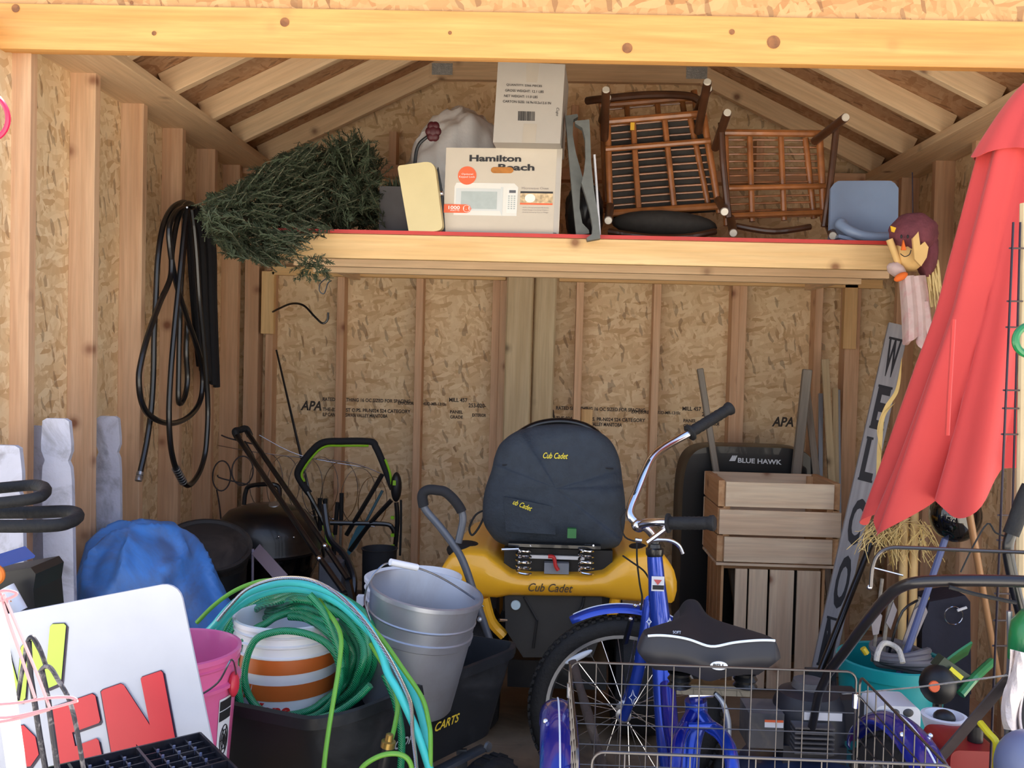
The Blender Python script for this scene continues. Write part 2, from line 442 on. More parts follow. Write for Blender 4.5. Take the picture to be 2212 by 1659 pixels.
for i, y in enumerate(TY):
    e = .03
    board('rafter', V((PL - e, y, ZP1 - sl * e)) + nrm, V((XM - HF, y, ZF)) + nrm, SW, ST, RAFT, roof, side=(-sl, 0, 1))
    board('rafter', V((PR + e, y, ZP1 - sl * e)) + nrr, V((XM + HF, y, ZF)) + nrr, SW, ST, RAFT, roof, side=(sl, 0, 1))
    board('collar_tie', (XM - HF - .05, y, ZF + .05), (XM + HF + .05, y, ZF + .05), .1, ST, RAFT, roof, side=(0, 0, 1))
plate_m = M('truss_plate', (176, 178, 176), .45, .7, var=.15, scale=60, bmp=.4)
for i, y in enumerate(TY[:2]):
    for x in (XM - HF + .02, XM + HF - .02):
        t = MB().box((x, y - ST / 2 - .002, ZF + .05), (.105, .003, .058))
        for a in range(7):
            for b_ in range(3): t.box((x - .042 + a * .014, y - ST / 2 - .004, ZF + .03 + b_ * .02), (.005, .003, .009))
        t.build('gang_nail_plate', plate_m, roof, smooth=False)
# gable at the back: sheathing, two studs and a flat board
gb = MB().prism([V((SHX0, SHY, ZP1)), V((SHX1, SHY, ZP1)), V((XM + HF + .05, SHY, ZF + .1)), V((XM - HF - .05, SHY, ZF + .1))], (0, .012, 0)).build('wall_gable_back', OSBX, smooth=False)
tag(gb, None, kind='structure')
for px in (850, 1240, 1640):
    x = at(px, 320, YB + .03).x; board('stud', (x, YB + .045, ZP1), (x, YB + .045, ZF - .1 if abs(x - XM) < HF else ZF - .25), ST, SW, STUD, gb, side=(1, 0, 0))
# front: header over the opening, sheathing above it, jamb studs
wf = MB()
hz0 = at(1106, 122, YF).z; hz1 = at(1106, 22, YF).z
wf.bb((SHX0 - .4, YF + .012, hz1 - .04), (SHX1 + .4, YF + .024, 3.2))
wf = wf.build('wall_front', osb('strand_board_front', 'XZ', (.74, .53, .34)), smooth=False); tag(wf, None, kind='structure')
tilt = .0
board('header', (SHX0 - .4, YF + .019, (hz0 + hz1) / 2 + .003), (SHX1 + .4, YF + .019, (hz0 + hz1) / 2 - .016), hz1 - hz0, ST, HEAD, wf, side=(0, 0, 1))
board('header', (SHX0 - .1, YF + .06, (hz0 + hz1) / 2 + .01), (SHX1 + .1, YF + .06, (hz0 + hz1) / 2 + .01), hz1 - hz0, ST, HEAD, wf, side=(0, 0, 1))
MB().bb((SHX0 - .6, YF + .05, 0), (SHX0 - .02, YF + .06, hz0)).build('sheathing', osb('strand_board_front'), wf, smooth=False)
MB().bb((SHX1 + .02, YF + .05, 0), (SHX1 + .6, YF + .06, hz0)).build('sheathing', osb('strand_board_front'), wf, smooth=False)
kn = M('knot_wood', (132, 84, 44), .6, var=.3, scale=60)
for px, py, r in ((34, 18, 9), (333, 72, 5), (615, 48, 10), (972, 71, 4), (1355, 104, 11), (1671, 91, 14), (1581, 69, 6), (285, 6, 4)):
    p = at(px, py, YF - .0005); q = MB().lathe([(0, 0), (r * YF / F * .82, 0), (r * YF / F, .001)], p, (0, -1, 0), n=16); q.build('knot', kn, wf)
JX = at(62, 600, YF + .07).x - .052
board('jamb', (JX, YF + .09, 0), (JX, YF + .09, hz0 + .05), .104, ST, STUD, wf, side=(1, 0, 0))
board('jamb', (XR + .06, YF + .09, 0), (XR + .06, YF + .09, hz0 + .05), SW, ST, STUD, wf, side=(1, 0, 0))

# ------------------------------------------------------------------ storage loft
ld = 3.4
lz1 = at(1300, 517, ld).z; lz0 = at(1300, 571, ld).z
lx0 = at(601, 540, ld).x; lx1 = at(1925, 545, ld).x + .12
DECK = lz1 + .014
loft = thing('storage_loft', 'overhead plywood loft with red painted edge and pine joists', 'shelf', (XM, 4.1, lz0))
RED = M('red_paint', (188, 52, 44), .5, var=.08)
MB().bb((lx0 - .005, ld - .012, lz1), (lx1, YB - .005, DECK)).build('deck', M('deck_panel', (176, 110, 80), .6, var=.15), loft, smooth=False)
MB().bb((lx0 - .005, ld - .016, lz1 + .001), (lx1, ld - .0122, DECK)).build('red_edge', RED, loft, smooth=False)
for y, dz in ((ld + .008, 0), (ld + .34, .0), (ld + .66, .002)):
    board('joist', (lx0 - .03, y, (lz0 + lz1) / 2 + dz), (lx1 - .005, y, (lz0 + lz1) / 2 + dz), lz1 - lz0 - .002, ST, STUD_PALE if y < ld + .1 else RAFT, loft, side=(0, 0, 1))
for x in (lx0 + .02, lx1 - .03):
    board('end_joist', (x, ld + .70, (lz0 + lz1) / 2 + .012), (x, YB - .03, (lz0 + lz1) / 2 + .012), lz1 - lz0 - .03, ST, RAFT, loft, side=(0, 0, 1))

# ------------------------------------------------------------------ weathered planks standing against the back wall
for i, (a, b, a2, b2, d) in enumerate(((1096, 1154, 1085, 1141, 4.69), (1156, 1204, 1143, 1190, 4.735))):
    t = at((a + b) / 2, 592, d); lo = at((a2 + b2) / 2, 1000, d); k = (lo - t) / (t.z - lo.z); bot = t + k * t.z
    o = board('fence_plank', bot, t, (b - a) * d / F, .035, GREYW, side=(1, 0, 0), bev=.008)
    tag(o, ('wide weathered plank with a dark knot, upright behind the mower seat', 'narrower weathered plank with round edge, upright against the wide knotted plank')[i], 'plank')

# ================================================================== things on the loft
# artificial fir lying on its side, hanging over the end
def pip(x, y, P):
    c = False; j = len(P) - 1
    for i in range(len(P)):
        if (P[i][1] > y) != (P[j][1] > y) and x < (P[j][0] - P[i][0]) * (y - P[i][1]) / (P[j][1] - P[i][1]) + P[i][0]: c = not c
        j = i
    return c
TP = [(436, 470), (455, 425), (500, 405), (540, 385), (575, 352), (625, 335), (660, 316), (700, 335), (738, 300), (760, 286), (795, 305), (806, 345), (822, 362), (818, 492), (690, 498), (655, 520), (628, 548), (604, 560), (580, 572), (550, 560), (500, 552), (468, 520)]
tree = thing('artificial_fir', 'dark green artificial fir lying on its side across the loft end', 'tree', at(640, 500, 3.6))
rng = random.Random(3)
nee = MB(); stem = MB()
tip = at(440, 470, 3.25)
def twig(p, dirv, L, mb, n=34, nl=.024):
    dirv = dirv.normalized(); u = dirv.orthogonal().normalized(); w_ = dirv.cross(u)
    vs = []; fs = []
    for k in range(n):
        t = (k + rng.random()) / n; a = rng.random() * 6.283
        o = u * math.cos(a) + w_ * math.sin(a)
        b = p + dirv * (L * t); e = b + (o + dirv * .75).normalized() * nl * (1 - .35 * t)
        s_ = dirv.cross(o) * .0021
        i = len(vs); vs += [b - s_, b + s_, e + s_ * .6, e - s_ * .6]; fs.append((i, i + 1, i + 2, i + 3))
    mb.add(vs, fs)
cnt = 0
while cnt < 1050:
    px = rng.uniform(430, 826); py = rng.uniform(285, 575)
    if not pip(px, py, TP): continue
    fr = (px - 430) / 395
    d = rng.uniform(3.16 + .28 * fr, 3.55 + .35 * fr)
    if px > 690: d = rng.uniform(3.45, 3.95)
    p = at(px, py, d)
    if p.z < DECK + .02 and p.x > lx0 - .06 and p.y > ld - .06: p.y = ld - .07 - rng.random() * .12; p = at(px, py, p.y)
    dv = (tip - p).normalized() * .8 + V((rng.uniform(-.6, .3), rng.uniform(-.5, .3), rng.uniform(-.75, .55)))
    if px > 700: dv = V((rng.uniform(-.6, .6), rng.uniform(-.5, .2), rng.uniform(-.3, .9)))
    L = rng.uniform(.06, .13)
    e = p + dv.normalized() * L
    if e.z < DECK + .012 and e.x > lx0 - .03 and e.y > ld - .03: continue
    twig(p - dv.normalized() * L * .5, dv, L, nee); stem.tube([p - dv.normalized() * L * .5, p + dv.normalized() * L * .5], .0018, n=3)
    cnt += 1
# small dark sprig and wire tie hanging below the joist
for k in range(34):
    p = at(rng.uniform(648, 712), rng.uniform(562, 592), rng.uniform(3.24, 3.36))
    twig(p, V((rng.uniform(-1, 1), -.3, rng.uniform(-1, .5))), .045, nee, 20, .016)
FIR = M('fir_needles', (60, 70, 48), .75, var=.35, scale=9)
tag(nee.build('needles', FIR, tree, smooth=False), None, kind='stuff')
stem.build('twigs', M('fir_twig', (86, 84, 62), .8), tree)
MB().tube(spl([at(806, 470, 3.9), at(720, 450, 3.75), at(600, 470, 3.5), at(480, 472, 3.27)], 8), [.022 - .018 * i / 24 for i in range(25)], 8).build('trunk', M('fir_trunk', (70, 60, 44), .8), tree)
wire = MB(); wire.tube(spl([at(700, 580, 3.3), at(706, 598, 3.3), at(692, 612, 3.3), at(690, 628, 3.3), at(700, 634, 3.3), at(708, 612, 3.3), at(716, 606, 3.3)], 6), .0022, 5)
wire.build('wire_tie', BLACKM, tree)

# grey planter box with a tuft of fake greenery
gb_ = thing('planter_box', 'square dull grey planter box beside the cream board', 'planter', at(850, 500, 3.62))
p0 = at(820, 402, 3.62); p1 = at(884, 402, 3.62)
bx0 = MB().bb((p0.x, 3.62, DECK + .001), (p1.x + .02, 3.82, p0.z)); bx0.build('box', M('grey_card', (98, 94, 94), .8, var=.1), gb_, smooth=False)
g = MB()
for k in range(60):
    p = V((rng.uniform(p0.x + .01, p1.x), rng.uniform(3.66, 3.78), p0.z))
    q = p + V((rng.uniform(-.02, .02), rng.uniform(-.02, .02), rng.uniform(.03, .075))); s_ = V((.004, 0, 0))
    g.add([p - s_, p + s_, q], [(0, 1, 2)])
tag(g.build('greenery', FIR, gb_, smooth=False), None, kind='stuff')

# cream board with rounded corners, thick edge turned a little
cb = thing('cream_board', 'cream plastic board with rounded corners leaning on the loft edge', 'board', at(912, 506, 3.38))
def cpt(px, py, d=3.385): return at(px, py, d)
outl = []
cor = [(858, 358), (938, 347), (957, 497), (884, 507)]
for i, (x, y) in enumerate(cor):
    a = V((*cor[i - 1], 0)); b = V((x, y, 0)); c = V((*cor[(i + 1) % 4], 0)); r = (8, 22, 14, 10)[i]
    e0 = b + (a - b).normalized() * r; e1 = b + (c - b).normalized() * r
    for k in range(6):
        t = k / 5; q = e0 * (1 - t) ** 2 + b * 2 * t * (1 - t) + e1 * t * t; outl.append((q.x, q.y))
CREAM = M('cream_plastic', (206, 188, 138), .5, var=.03)
MB().prism([cpt(x, y) for x, y in outl], (0.004, .03, 0)).build('panel', CREAM, cb, ang=50)
MB().prism([at(x, y, 3.418) for x, y in ((946, 360), (957, 420), (962, 500), (930, 506), (900, 500))], (.0, .02, 0)).build('backing', BLACK, cb, smooth=False)
MB().ball(at(953, 418, 3.42), .011, 10, 6).build('knob', CHROME, cb)

# gooseneck with dark red petal head
gn = thing('gooseneck_ornament', 'dark red petal shaped ornament on a bent black stem before the white bag', 'ornament', at(897, 505, 3.46))
MB().tube(spl([V((at(897, 420, 3.46).x, 3.46, DECK + .001)), at(896, 400, 3.46), at(897, 345, 3.46), at(905, 312, 3.46), at(928, 292, 3.46)], 8), .0065, 8).build('stem', BLACK, gn)
DRED = M('oxblood_plastic', (66, 12, 18), .55)
h = MB(); hc = at(936, 284, 3.45)
for k in range(6):
    a = k * math.pi / 3; h.ball(hc + V((math.cos(a) * .014, 0, math.sin(a) * .022)), (.016, .012, .018), 10, 7)
h.ball(hc + V((0, .004, 0)), (.022, .018, .03), 12, 8); h.build('petals', DRED, gn)

# stuffed white bin bag
def sack(c, r, seed, amp=.16, fold=.05, knotdir=None, nu=72, nv=46):
    def fn(p):
        k = 1 + amp * (mnoise.noise(p * 1.4 + V((seed, 0, 0)))) + fold * mnoise.noise(V((p.x * 5, p.y * 5, p.z * 2)) + V((seed, 3, 1)))
        if knotdir is not None:
            a = p.angle(knotdir); k *= 1 + .10 * math.exp(-a * 2) * math.sin(14 * math.atan2(p.cross(knotdir).x, p.cross(knotdir).z + 1e-6))
        cr = mnoise.noise(p * 3.1 + V((seed, 9, 4))); k += .035 * (1 - min(1, abs(cr) * 7))
        return k
    return MB().ball(c, r, nu, nv, fn=fn)
bagc = at(985, 320, 3.72)
bagm = M('white_bin_bag', (226, 226, 226), .3, var=.03, bmp=.15, scale=14)
zt0 = at(985, 262, 4.0).z
bg_ = sack(V((bagc.x - .005, 3.99, (DECK + zt0) / 2 + .03)), (.22, .19, (zt0 - DECK) / 2 + .01), 4.2, .2, .07, V((-1, -.4, -.1)))
bg_.v = [V((p.x, max(p.y, 3.785), max(p.z, DECK + .002))) for p in bg_.v]
tag(bg_.build('bin_bag', bagm, ang=80), 'stuffed white plastic bin bag behind the printed cartons', 'bag')

# microwave carton
mw = thing('microwave_carton', 'white printed microwave oven carton with orange badge and hand hole', 'box', (at(1085, 500, 3.42).x, 3.58, DECK))
def cardbox(tl, tr, bl, br, depth, mat, par, name='carton', inset=0):
    return MB().prism([tl, tr, br, bl], (0, depth, 0)).build(name, mat, par, smooth=False)
CARD = M('white_carton', (194, 182, 164), .6, var=.03)
TL, TR, BR_, BL = at(964, 319, 3.42), at(1215, 321, 3.42), at(1207, 508, 3.42), at(957, 503, 3.42)
BL.z = BR_.z = DECK + .001
cardbox(TL, TR, BL, BR_, .34, CARD, mw)
def onface(u, v, off=.0012):
    a = TL.lerp(TR, u); b = BL.lerp(BR_, u); p = a.lerp(b, v); return V((p.x, p.y - off, p.z))
def patch(pts, mat, name, off=.0012, th=.0008):
    return MB().prism([onface(u, v, off) for u, v in pts], (0, th, 0)).build(name, mat, mw, smooth=False)
ORANGE = M('orange_print', (226, 98, 52), .5, var=.05); GREYP = M('pale_grey_print', (200, 202, 198), .5); GREYP2 = M('grey_print', (168, 176, 172), .5, var=.06, scale=40)
ux = (TR - TL).normalized()
text('Hamilton', onface(.205, .160), ux, (0, 0, 1), INK, mw, w=.442 * .43, h=.024, bold=.035)
text('Beach', onface(.455, .262), ux, (0, 0, 1), INK, mw, w=.31 * .43, h=.024, bold=.035)
hole = [(.49 + math.copysign(.065, math.cos(a)) + .032 * math.cos(a), .258 + .036 * math.sin(a)) for a in [2 * math.pi * k / 24 + .01 for k in range(24)]]
patch(hole, M('hand_hole_card', (176, 112, 44), .7, var=.2, scale=40), 'hand_hole', .0026)
patch([(.19 + .080 * math.cos(2 * math.pi * k / 28), .325 + .108 * math.sin(2 * math.pi * k / 28)) for k in range(28)], ORANGE, 'orange_badge', .0016)
WHT = M('white_ink', (238, 232, 222), .6)
text('Optional', onface(.142, .325, .0026), ux, (0, 0, 1), WHT, mw, w=.042, h=.0085, name='badge_lettering')
text('Keypad Lock', onface(.122, .358, .0026), ux, (0, 0, 1), WHT, mw, w=.058, h=.0085, name='badge_lettering')
patch([(.085, .455), (.10, .41), (.60, .41), (.635, .455), (.63, .79), (.085, .79)], M('pale_print', (216, 212, 202), .5), 'oven_picture', .0012)
patch([(.10, .475), (.485, .475), (.485, .735), (.10, .735)], GREYP, 'oven_door_print', .002)
patch([(.145, .51), (.455, .51), (.455, .715), (.145, .715)], GREYP2, 'oven_window_print', .0028)
patch([(.485, .455), (.505, .455), (.505, .80), (.485, .74)], GREYP, 'oven_handle_print', .0024)
patch([(.54, .47), (.63, .47), (.63, .755), (.54, .755)], M('keypad_print', (222, 218, 210), .5), 'keypad_print', .002)
patch([(.558, .49), (.615, .49), (.615, .522), (.558, .522)], M('display_print', (84, 84, 88), .4), 'display_print', .0028)
kp = MB()
for r_ in range(7):
    for c_ in range(3): q = onface(.558 + c_ * .024, .56 + r_ * .024, .0026); kp.box(q, (.0065, .0008, .0042))
kp.build('keypad_keys', GREYP2, mw, smooth=False)
text('Microwave Oven', onface(.665, .478), ux, (0, 0, 1), M('grey_ink', (150, 140, 134), .6), mw, w=.098, h=.0088, name='product_lettering')
patch([(.655, .50), (.935, .50), (.935, .522), (.655, .522)], INK, 'print_bar', .0014)
patch([(.655, .522), (.935, .522), (.935, .635), (.655, .635)], M('food_print', (196, 170, 130), .5, var=.5, scale=60), 'food_picture', .0014)
patch([(.655, .635), (.935, .635), (.935, .655), (.655, .655)], ORANGE, 'print_stripe', .0014)
patch([(.74 + .045 * math.cos(2 * math.pi * k / 20), .58 + .05 * math.sin(2 * math.pi * k / 20)) for k in range(20)], M('plate_print', (232, 226, 214), .5), 'plate_picture', .002)
for i, s_ in enumerate(('8 Pre-Programmed Buttons', 'Multi-Stage Cooking Option', 'Cook & Defrost by Time or Weight')):
    text(s_, onface(.68, .70 + .028 * i), ux, (0, 0, 1), MATS['grey_ink'], mw, w=.095, h=.0056, name='small_lettering')
patch([(0, .665), (.20, .665), (.225, .68), (.238, .715), (.225, .75), (.20, .765), (0, .765)], ORANGE, 'orange_tab', .0032)
text('1000', onface(.04, .725, .0044), ux, (0, 0, 1), WHT, mw, w=.042, h=.0125, bold=.02, name='tab_lettering')
text('WATTS', onface(.055, .748, .0044), ux, (0, 0, 1), WHT, mw, w=.034, h=.006, name='tab_lettering')
text('1.1', onface(.168, .728, .0044), ux, (0, 0, 1), WHT, mw, w=.022, h=.011, name='tab_lettering')
rg = MB().tube([onface(.198 + .030 * math.cos(2 * math.pi * k / 20), .714 + .040 * math.sin(2 * math.pi * k / 20), .0045) for k in range(20)], .0009, 4, closed=True); rg.build('tab_ring', WHT, mw)
TAPE = M('clear_tape', (176, 166, 152), .12, var=.02, coat=.6)
MB().prism([onface(.955, .0, .001), onface(.995, 0, .001), onface(.99, 1, .001), onface(.95, 1, .001)], (0, .0006, 0)).build('tape', TAPE, mw, smooth=False)
MB().prism([onface(.02, .975, .001), onface(.98, .975, .001), onface(.98, .995, .001), onface(.02, .995, .001)], (0, .0006, 0)).build('tape', TAPE, mw, smooth=False)

# upper carton
uc = thing('shipping_carton', 'tall white shipping carton with weight print and barcode, on the microwave carton', 'box', (at(1140, 310, 3.33).x, 3.5, TL.z))
a, b, c, d_ = at(1076, 133, 3.33), at(1221, 139, 3.33), at(1210, 310, 3.33), at(1065, 302, 3.33)
zb = TL.z + .002
c.z = d_.z = zb
off = V((.02, .27, 0))
MB().prism([a, b, c, d_], off).build('carton', M('white_carton_grey', (168, 160, 150), .6, var=.03), uc, smooth=False)
vx = (b - a).normalized(); vy = (a - d_).normalized()
def of2(u, v, o=.0012): p = a.lerp(b, u).lerp(d_.lerp(c, u), v); return V((p.x, p.y - o, p.z))
for i, (s_, wv) in enumerate((('QUANTITY: 2366 PIECES', .52), ('GROSS WEIGHT: 12.1 LBS', .56), ('NET WEIGHT: 11.0 LBS', .49), ('CARTON SIZE: 16.9x10.2x12.6 IN', .70))):
    text(s_, of2(.125 - .012 * i + .02, .30 + .068 * i), vx, vy, INK, uc, w=wv * .245, h=.0088, bold=.01)
bc = MB(); rb = random.Random(5); x_ = .35
while x_ < .60:
    ww = rb.choice((.005, .009, .013)); q = of2(x_ + ww / 2, .665); bc.box(q, (ww * .245, .0008, .033)); x_ += ww + rb.choice((.005, .008))
bc.build('barcode', INK, uc, smooth=False)
text('Cups', of2(.90, .55), -vy, vx, INK, uc, w=.030, h=.013, shear=.3, name='handwriting')
MB().prism([of2(.42, 0, .001), of2(.62, 0, .001), of2(.60, .24, .001), of2(.44, .24, .001)], (0, .0006, 0)).build('tape', TAPE, uc, smooth=False)
MB().prism([of2(.44, .76, .001), of2(.64, .76, .001), of2(.63, 1, .001), of2(.43, 1, .001)], (0, .0006, 0)).build('tape', TAPE, uc, smooth=False)

# two curved steel bench legs
LEG = M('grey_hammered_steel', (92, 94, 90), .6, 0, var=.12, scale=40)
def bracket(pts, d, label):
    P = []
    for x, y in pts: P.append(at(x, y, d))
    o = MB().prism(P, (0, .045, 0)).build('bench_leg', LEG, ang=50); tag(o, label, 'metal leg', 'curved steel legs on the loft'); return o
A = [(1221, 250), (1247, 246), (1249, 252), (1239, 258), (1237, 290), (1244, 330), (1253, 362), (1259, 384), (1253, 410), (1252, 450), (1258, 482), (1272, 497), (1273, 504), (1245, 509), (1242, 480), (1236, 420), (1229, 340), (1223, 270)]
B = [(1242, 261), (1273, 258), (1275, 290), (1277, 350), (1283, 410), (1293, 470), (1297, 515), (1269, 520), (1267, 514), (1279, 505), (1280, 490), (1274, 455), (1264, 420), (1256, 394), (1262, 370), (1265, 340), (1264, 300), (1258, 276), (1243, 267)]
bracket(A, 3.40, 'curved grey steel bench leg touching the microwave carton side')
bracket(B, 3.345, 'curved grey steel bench leg hooked over the loft edge by the rattan chairs')
tag(MB().tube([at(1284, 334, 3.46), V((at(1296, 515, 3.46).x, 3.46, DECK + .001))], .0045, 8).build('thin_rod', WHITEP), 'thin white rod upright beside the grey steel legs', 'rod')
db = sack(V((at(1262, 400, 3.75).x, 3.72, DECK + .13)), (.075, .12, .13), 1.1, .15, .05)
db.v = [V((p.x, p.y, max(p.z, DECK + .002))) for p in db.v]
tag(db.build('dark_bag', M('black_bag', (22, 22, 24), .4), ang=80), 'small black bag in the shade behind the steel legs', 'bag')

# rattan chairs lying with legs to the front
RAT = M('rattan', (150, 92, 48), .38, var=.3, scale=18, coat=.4)
RATD = M('dark_rattan', (74, 44, 26), .42, var=.25, scale=18, coat=.3)
CUSH = M('dark_cushion', (52, 48, 44), .9, var=.2, scale=40)
CAP = M('white_foot_cap', (214, 206, 190), .5)
def chair(L, nslat, label, grp):
    c = thing('rattan_chair', label, 'chair', (at(sum(L['p'][i][0] for i in range(4)) / 4, 480, L['d']).x, L['d'], DECK), grp)
    D = L['d']; p = [at(x, y, D) for x, y in L['p']]           # tl tr br bl of the seat underside
    def q(u, v, o=0):
        r_ = p[0].lerp(p[1], u).lerp(p[3].lerp(p[2], u), v); return V((r_.x, r_.y + o, r_.z))
    for v, r_ in L['rails']:
        MB().tube([q(-.03, v, -.012), q(1.02, v, -.012)], r_, 8).build('rail', RAT, c)
    for u in (.27, .60):
        MB().tube([q(u, .0, .012), q(u, 1.0, .012)], .012, 8).build('support', RAT, c)
    for s_ in (0, 1):
        MB().tube([q(s_, -.04, 0), q(s_, 1.04, 0)], .014, 10).build('side_post', RAT, c)
    MB().tube([q(.88, .02, .04), q(.93, .98, .04)], .013, 10).build('inner_post', RAT, c)
    for k in range(nslat):
        v = .05 + .9 * k / (nslat - 1); bow = .012
        MB().tube(spl([q(.0, v, .035), q(.5, v - .01, .045), q(1, v, .035)], 4), .0042, 6).build('slat', RAT, c)
    if nslat == 13:
        cu = MB().sheet(lambda u, v: q(u, v, .07 + .03 * math.sin(u * math.pi) * math.sin(v * math.pi)), 8, 8, .03); cu.build('seat_cushion', CUSH, c)
    for (x0, y0), (x1, y1), df in L['legs']:
        a_ = at(x0, y0, D - .005); e_ = at(x1, y1, df)
        MB().tube([a_, e_], .0165, 10).build('leg', RATD, c)
        n_ = (e_ - a_).normalized(); MB().lathe([(0, .006), (.0135, .006), (.0145, 0), (.0145, -.01)], e_, n_, 14).build('foot_cap', CAP, c)
    if 'cush' in L: MB().ball(at(1435, 486, 3.72), (.21, .10, .055), 24, 12, rot=Matrix.Rotation(R(2), 3, 'Y')).build('back_cushion', CUSH, c)
    for pts, r_ in L['arms']:
        MB().tube(spl([at(x, y, d) for x, y, d in pts], 6), r_, 9).build('back_rail', RATD, c)
    return c
grp = 'rattan chairs stored on the loft'
chair(dict(d=3.74, p=[(1312, 258), (1518, 240), (1553, 452), (1318, 468)], rails=[(.03, .014), (.31, .012), (.97, .015)],
      legs=[((1306, 300), (1309, 195), 3.5), ((1508, 285), (1528, 178), 3.48), ((1318, 446), (1314, 476), 3.5), ((1552, 432), (1565, 457), 3.5)],
      cush=1, arms=[([(1315, 500, 3.6), (1400, 512, 3.55), (1480, 512, 3.55), (1545, 500, 3.6)], .013)]), 13,
      'glossy brown rattan chair, its slatted underside facing out, nearest the steel legs', grp)
chair(dict(d=3.93, p=[(1300, 222), (1500, 205), (1530, 440), (1310, 450)], rails=[(.03, .014), (.97, .015)],
      legs=[((1300, 260), (1312, 211), 3.62), ((1500, 250), (1530, 192), 3.62)],
      arms=[([(1268, 218, 3.9), (1300, 214, 3.86), (1400, 205, 3.86), (1490, 208, 3.88), (1520, 230, 3.9)], .016)]), 11,
      'rattan chair nested behind the tilted rattan chair, its dark curved back rail showing', grp)
chair(dict(d=3.72, p=[(1566, 288), (1770, 290), (1780, 472), (1570, 480)], rails=[(.0, .014), (.62, .011), (.93, .011)],
      legs=[((1545, 320), (1571, 244), 3.5), ((1760, 305), (1826, 254), 3.46), ((1578, 470), (1584, 503), 3.5), ((1788, 480), (1799, 509), 3.5)],
      arms=[([(1558, 265, 3.6), (1562, 350, 3.6), (1574, 470, 3.6)], .013), ([(1806, 280, 3.6), (1795, 380, 3.6), (1780, 490, 3.6)], .013), ([(1590, 488, 3.62), (1670, 500, 3.58), (1750, 490, 3.62)], .012)]), 12,
      'rattan chair with two bright cross rails, standing beside the blue plastic seat', grp)
tg = MB(); tg.box(at(1366, 273, 3.71), (.016, .004, .03)); tag(tg.build('hang_tag', M('yellow_tag', (220, 170, 40), .6), smooth=False), 'small yellow paper tag tied to the rattan frame', 'tag')

# blue plastic child seat
bs = thing('plastic_seat', 'light blue moulded plastic child seat at the end of the loft', 'chair', (at(1865, 500, 3.55).x, 3.6, DECK))
BLUEP = M('powder_blue_plastic', (128, 146, 174), .35, var=.04)
def bk(u, v):
    w_ = .5 - abs(u - .5); r = .12
    x = 1792 + (1939 - 1792) * u; 
    y0 = 393 + 16 * max(0, 1 - min(u, 1 - u) / .12) ** 2; y1 = 520
    y = y0 + (y1 - y0) * v
    return at(x - 4 * v * (1 if u < .5 else -.3), y, 3.56 - .05 * math.sin(u * math.pi) * 0 + .03 * (2 * u - 1) ** 2 * -1 + .05 * (1 - v))
MB().sheet(bk, 20, 12, .012).build('backrest', BLUEP, bs)
MB().tube(spl([at(1812, 482, 3.50), at(1838, 500, 3.46), at(1880, 512, 3.45), at(1938, 512, 3.46)], 8), [.019, .021, .022, .021, .02] + [.02] * 20, 12).build('seat_rim', BLUEP, bs)
MB().ball(at(1817, 484, 3.495), (.023, .023, .023), 14, 10).build('rim_end', BLUEP, bs)
MB().sheet(lambda u, v: V((at(1805, 500, 3.5).x + u * .24, 3.46 + v * .14, DECK + .03 - .015 * math.sin(u * math.pi))), 10, 6, .012).build('seat_pan', BLUEP, bs)
MB().bb((at(1810, 500, 3.5).x, 3.47, DECK + .001), (at(1810, 500, 3.5).x + .2, 3.6, DECK + .02)).build('seat_base', BLUEP, bs, smooth=False)

# ================================================================== left wall and left floor
# black hose looped over a nail
hs = thing('coiled_hose', 'thin black rubber hose with metal ends looped on a stud nail', 'hose', atX(380, 900, -1.53))
HOSE = M('black_hose', (22, 22, 24), .32, var=.1, coat=.3)
def hx(pts, X): return spl([atX(x, y, X + (o[0] if o else 0)) for x, y, *o in pts], 7)
h1 = hx([(412, 445), (396, 437), (372, 450), (352, 490), (341, 560), (337, 640), (333, 720), (331, 814), (326, 890), (316, 960), (303, 1020)], -1.515)
h2 = hx([(420, 446), (404, 440), (385, 470), (372, 540), (368, 600), (345, 655), (318, 730), (303, 790), (300, 825), (305, 865), (319, 893), (345, 910), (375, 914), (405, 902), (428, 876), (437, 842), (436, 795), (424, 745), (405, 690), (392, 650), (378, 600), (368, 540), (366, 490), (380, 458), (402, 446)], -1.485)
h3 = hx([(405, 450), (398, 500), (392, 560), (384, 640), (376, 720), (368, 820), (365, 900), (369, 965), (380, 1012), (398, 1044), (412, 1046), (430, 1022), (442, 985), (447, 940), (449, 880), (445, 800), (438, 720), (430, 640), (425, 560), (420, 500), (414, 452)], -1.455)
h4 = hx([(396, 660), (404, 690), (402, 760), (405, 820), (398, 860), (386, 868), (386, 800), (388, 700), (392, 600), (402, 480)], -1.535)
hm = MB()
for h in (h1, h2, h3, h4): hm.tube(h, .0115, 8)
hm.build('tubing', HOSE, hs)
e = h1[-1]; dr = (h1[-1] - h1[-3]).normalized()
MB().lathe([(0, 0), (.013, 0), (.013, .012), (.010, .014), (.013, .018), (.013, .035), (.008, .036), (0, .036)], e, dr, 12).build('brass_end', STEEL, hs)
sp_ = MB(); pth = [p for p in h3 if atX(0, 0, -1) is not None]
i0 = min(range(len(h3)), key=lambda i: (h3[i] - atX(380, 1012, -1.455)).length)
for k in range(7):
    q = h3[i0].lerp(h3[i0 + 6], k / 6); sp_.tube(circ(q, .0145, h3[i0 + 6] - h3[i0], 14), .0022, 5, closed=True)
sp_.build('spring_guard', STEEL, hs)
MB().tube([atX(404, 452, -1.57), atX(404, 448, -1.42)], .004, 6).build('nail', STEEL, hs)
